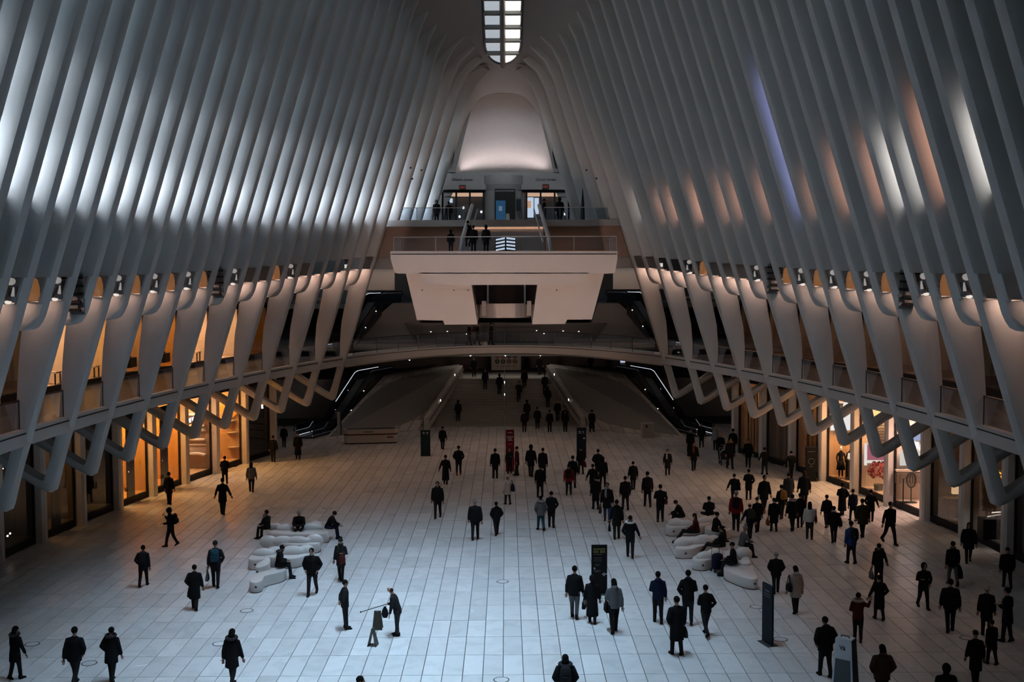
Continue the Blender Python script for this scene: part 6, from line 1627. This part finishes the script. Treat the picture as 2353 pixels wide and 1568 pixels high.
b = MB(); b.box((0, 0, 0), (1.5, .06, .8)); b.build('display', emis('screen pink', (1.0, .30, .42), .55), rt); b = MB(); b.box((-.75, -.02, -.1), (.14, .08, 1.2)); b.box((.1, -.03, -.5), (1.7, .1, .14)); b.build('white_frame', emis('white ledge glow', (1.0, .92, .86), 1.2), rt)
b = MB(); b.box((.1, -.04, .1), (.5, .06, .5)); b.build('dark_picture', mat('picture rose', (.3, .04, .07), .5), rt)
rt = tag(empty('wall_rack', (SX(Yw, 1, 1.2), Yw - .15, 3.3)), 'dark slatted rack high on the leafy shop wall', 'rack')
for i in range(6):
    b = MB(); b.box((0, 0, .16 * i - .4), (1.0, .06, .08)); b.build('slat', DARK, rt)
# jewellery shop, bay 4: ring stand, lit cabinet
Ya, Yb = bay(1, 4)
p = Vector((SX(Ya + 2.45, 1, .45), Ya + 2.45, .36)); rt = tag(empty('ring_stand', p), 'black stand with a ring-shaped head inside the jewellery shop', 'stand')
b = MB(); b.tube([(.22 * math.cos(a), 0, 1.15 + .36 * math.sin(a)) for a in np.linspace(0, 2 * PI, 24)], .055, 6); b.build('ring', BLACK, rt); b = MB(); b.tube([(.08 * math.cos(a), 0, 1.15 + .26 * math.sin(a)) for a in np.linspace(0, 2 * PI, 18)], .03, 6); b.build('inner_ring', BLACK, rt)
b = MB(); b.tube([(0, 0, .03), (0, 0, .8)], .03, 8); b.tube([(-.4, 0, .03), (-.4, 0, 1.2), (-.2, 0, 1.25)], .03, 6); b.build('post', BLACK, rt); b = MB(); b.box((-.15, 0, .02), (.8, .35, .04)); b.build('foot', BLACK, rt)
Yw = Yb - .25
rt = tag(empty('lit_cabinet', (SX(Yw, 1, 1.0), Yw - .15, 2.5)), 'white lit wall cabinet with two dark pendants in the jewellery shop', 'cabinet')
b = MB(); b.box((0, 0, 0), (1.5, .1, .75)); b.build('light_box', emis('cabinet white', (1.0, .93, .88), 1.0), rt)
for x in (-.35, .1): b = MB(); b.ellip((x, -.1, -.2), (.07, .05, .09), 8, 6); b.build('pendant', BLACK, rt)
b = MB(); b.box((0, -.05, -.62), (2.0, .2, .10)); b.build('shelf', PALE, rt); b = MB(); b.box((0, -.1, -1.0), (2.0, .3, .5)); b.build('counter_front', DKB, rt)
b = MB(); b.box((.1, -.02, 1.15), (1.6, .04, .5)); b.build('blue_banner', emis('banner blue', (.55, .65, 1.0), .9), rt)
# watch shops in the shade
Ya, Yb = bay(1, 3); Yw = Yb - .3
rt = tag(empty('table_lamp', (SX(Yw, 1, .9), Yw - .6, 1.3)), 'small lit lamp on a dark counter in the shaded right shop', 'lamp')
b = MB(); b.box((0, 0, .32), (.30, .2, .34)); b.build('shade', emis('lamp shade warm', (1.0, .62, .34), .9), rt); b = MB(); b.tube([(0, 0, 0), (0, 0, .18)], .025, 6); b.build('stem', BRONZE, rt); b = MB(); b.box((0, 0, -.5), (1.4, .5, .9)); b.build('counter', BLACK, rt); b = MB(); b.box((0, -.05, -.03), (1.1, .4, .04)); b.build('glass_top', mat('counter top gold', (.3, .18, .08), .25), rt)
Ya, Yb = bay(1, 2); Yw = Yb - .3
rt = tag(empty('watch_display', (SX(Yw, 1, .7), Yw - 1.2, 1.25)), 'glinting metal display on a black counter under the orange sign', 'display')
b = MB(); b.box((0, 0, -.5), (1.6, .6, .9)); b.build('counter', BLACK, rt)
for i, (x, a) in enumerate(((-.3, .5), (0, -.4), (.35, .2), (-.1, .9))):
    b = MB(); b.tube([(x - .25, -.1, .02 + .06 * i), (x + .25, -.05, .10 + .04 * i)], .03, 5); b.build('metal_bar', REFL, rt)
o = area('display_light', (SX(Yw, 1, .7), Yw - 1.2, 2.2), (0, 0, -1), .8, .4, 14, (1.0, .9, .8), 120); o.rotation_euler = (0, 0, 0)
# dark glass door display, bay 7 right with two glints, brown curtains bay 8/9
for k, n_ in ((9, 7), (8, 6), (7, 5)):
    Ya, Yb = bay(1, k)
    for i in range(n_):
        y = Ya + .5 + 2.6 * i / n_; rt = tag(empty('shop_curtain', (SX(y, 1, .35), y, .36)), '%s brown hanging panel in the %s right shop window from the stairs' % (ORD[i], ORD[9 - k]), 'curtain', 'brown hanging panels')
        b = MB(); b.loft([[Vector((.03 * math.sin(t * 9), .30 * t, z)) for t in np.linspace(0, 1, 7)] + [Vector((.03 * math.sin(t * 9) + .03, .30 * t, z)) for t in np.linspace(1, 0, 7)] for z in (0, 3.9)]); b.build('cloth', OAK if i % 2 else DKB, rt, True)
# upper galleries: merchandise tables and lamps seen over the balustrades
for k, lb in ((3, 'low pale table in the first orange upper shop'), (4, 'low pale table in the second orange upper shop'), (7, 'pale display plinth in the bright upper shop')):
    Ya, Yb = bay(-1, k); y = Yb - 1.1
    rt = tag(empty('display_table', (SX(y, -1, .9), y, ZG + .33)), lb, 'table')
    b = MB(); b.box((0, 0, .55), (1.5, .7, .07)); b.build('top', SHW, rt)
    for sx in (-1, 1):
        for sy in (-1, 1): b = MB(); b.box((.68 * sx, .3 * sy, .26), (.06, .06, .52)); b.build('leg', BLACK, rt)
for k, lb in ((5, 'dark ridge of goods with a small light in the third upper shop'), (6, 'dark ridge of goods in the fourth upper shop')):
    Ya, Yb = bay(-1, k); y = Yb - 1.6
    rt = tag(empty('goods_table', (SX(y, -1, .5), y, ZG + .33)), lb, 'table')
    b = MB(); b.box((0, 0, .5), (1.2, 1.0, .5)); b.build('table', BLACK, rt); b = MB(); b.ellip((.1, 0, .8), (.4, .3, .12), 10, 6); b.build('goods', BLACK, rt); b = MB(); b.box((.1, -.25, .78), (.3, .05, .03)); b.build('light', BULB, rt)
p = Vector((SX(YK(4) + 1.2, 1, .5), YK(4) + 1.2, ZG + .4)); rt = tag(empty('light_column', p), 'bright vertical light strip in the upper right shop', 'light')
b = MB(); b.box((0, 0, 1.75), (.09, .09, 2.6)); b.build('tube', emis('column white', (1.0, .88, .78), 2.6), rt); b = MB(); b.box((.1, 0, 1.75), (.14, .14, 2.9)); b.build('housing', OAK, rt)
for k, x in ((3, 0),):
    y = YK(3) + 1.5; rt = tag(empty('banner', (SX(y, 1, .4), y, ZG + .4)), 'tall pale striped banner in the upper right shop', 'banner')
    b = MB(); b.box((0, 0, 1.7), (.5, .05, 2.8)); b.build('cloth', mat('banner pale', (.4, .38, .36), .7), rt)
    for i in range(9): b = MB(); b.box((0, -.03, .5 + .28 * i), (.5, .02, .05)); b.build('stripe', mat('banner grey', (.2, .19, .18), .7), rt)
SWL = emis('orange filament', (1.0, .42, .08), 1.4)
for i in range(7):
    y = YK(1) + .5 + .32 * i; rt = tag(empty('filament_light', (SX(y, 1, .35), y, ZG + 1.6)), 'wavy orange filament light in the black upper shop at the right edge, %s of seven' % ORD[i], 'light', 'orange filament lights')
    b = MB(); b.tube([(0, .06 * math.sin(t * 5 + i), t * 1.9) for t in np.linspace(0, 1, 9)], .018, 5); b.build('filament', SWL, rt); b = MB(); b.tube([(0, 0, 1.9), (0, 0, 2.3)], .01, 4); b.build('wire', BLACK, rt)
# small cameras on the ribs near the portal
for i, (x, y, Y) in enumerate(((944, 386, 73.5), (969, 391, 75.2), (948, 411, 73.8), (1347, 391, 73.5), (1370, 410, 73.6))):
    p = PY(x, y, Y); rt = tag(empty('security_camera', p), 'small black camera on a rib beside the lit niche, %s from the left' % ORD[i], 'camera', 'cameras on the ribs')
    b = MB(); b.tube([(0, -.05, 0), (0, -.3, -.04)], .06, 8); b.build('housing', BLACK, rt); b = MB(); b.tube([(0, .1, .05), (0, -.1, .02)], .025, 6); b.build('arm', BLACK, rt)
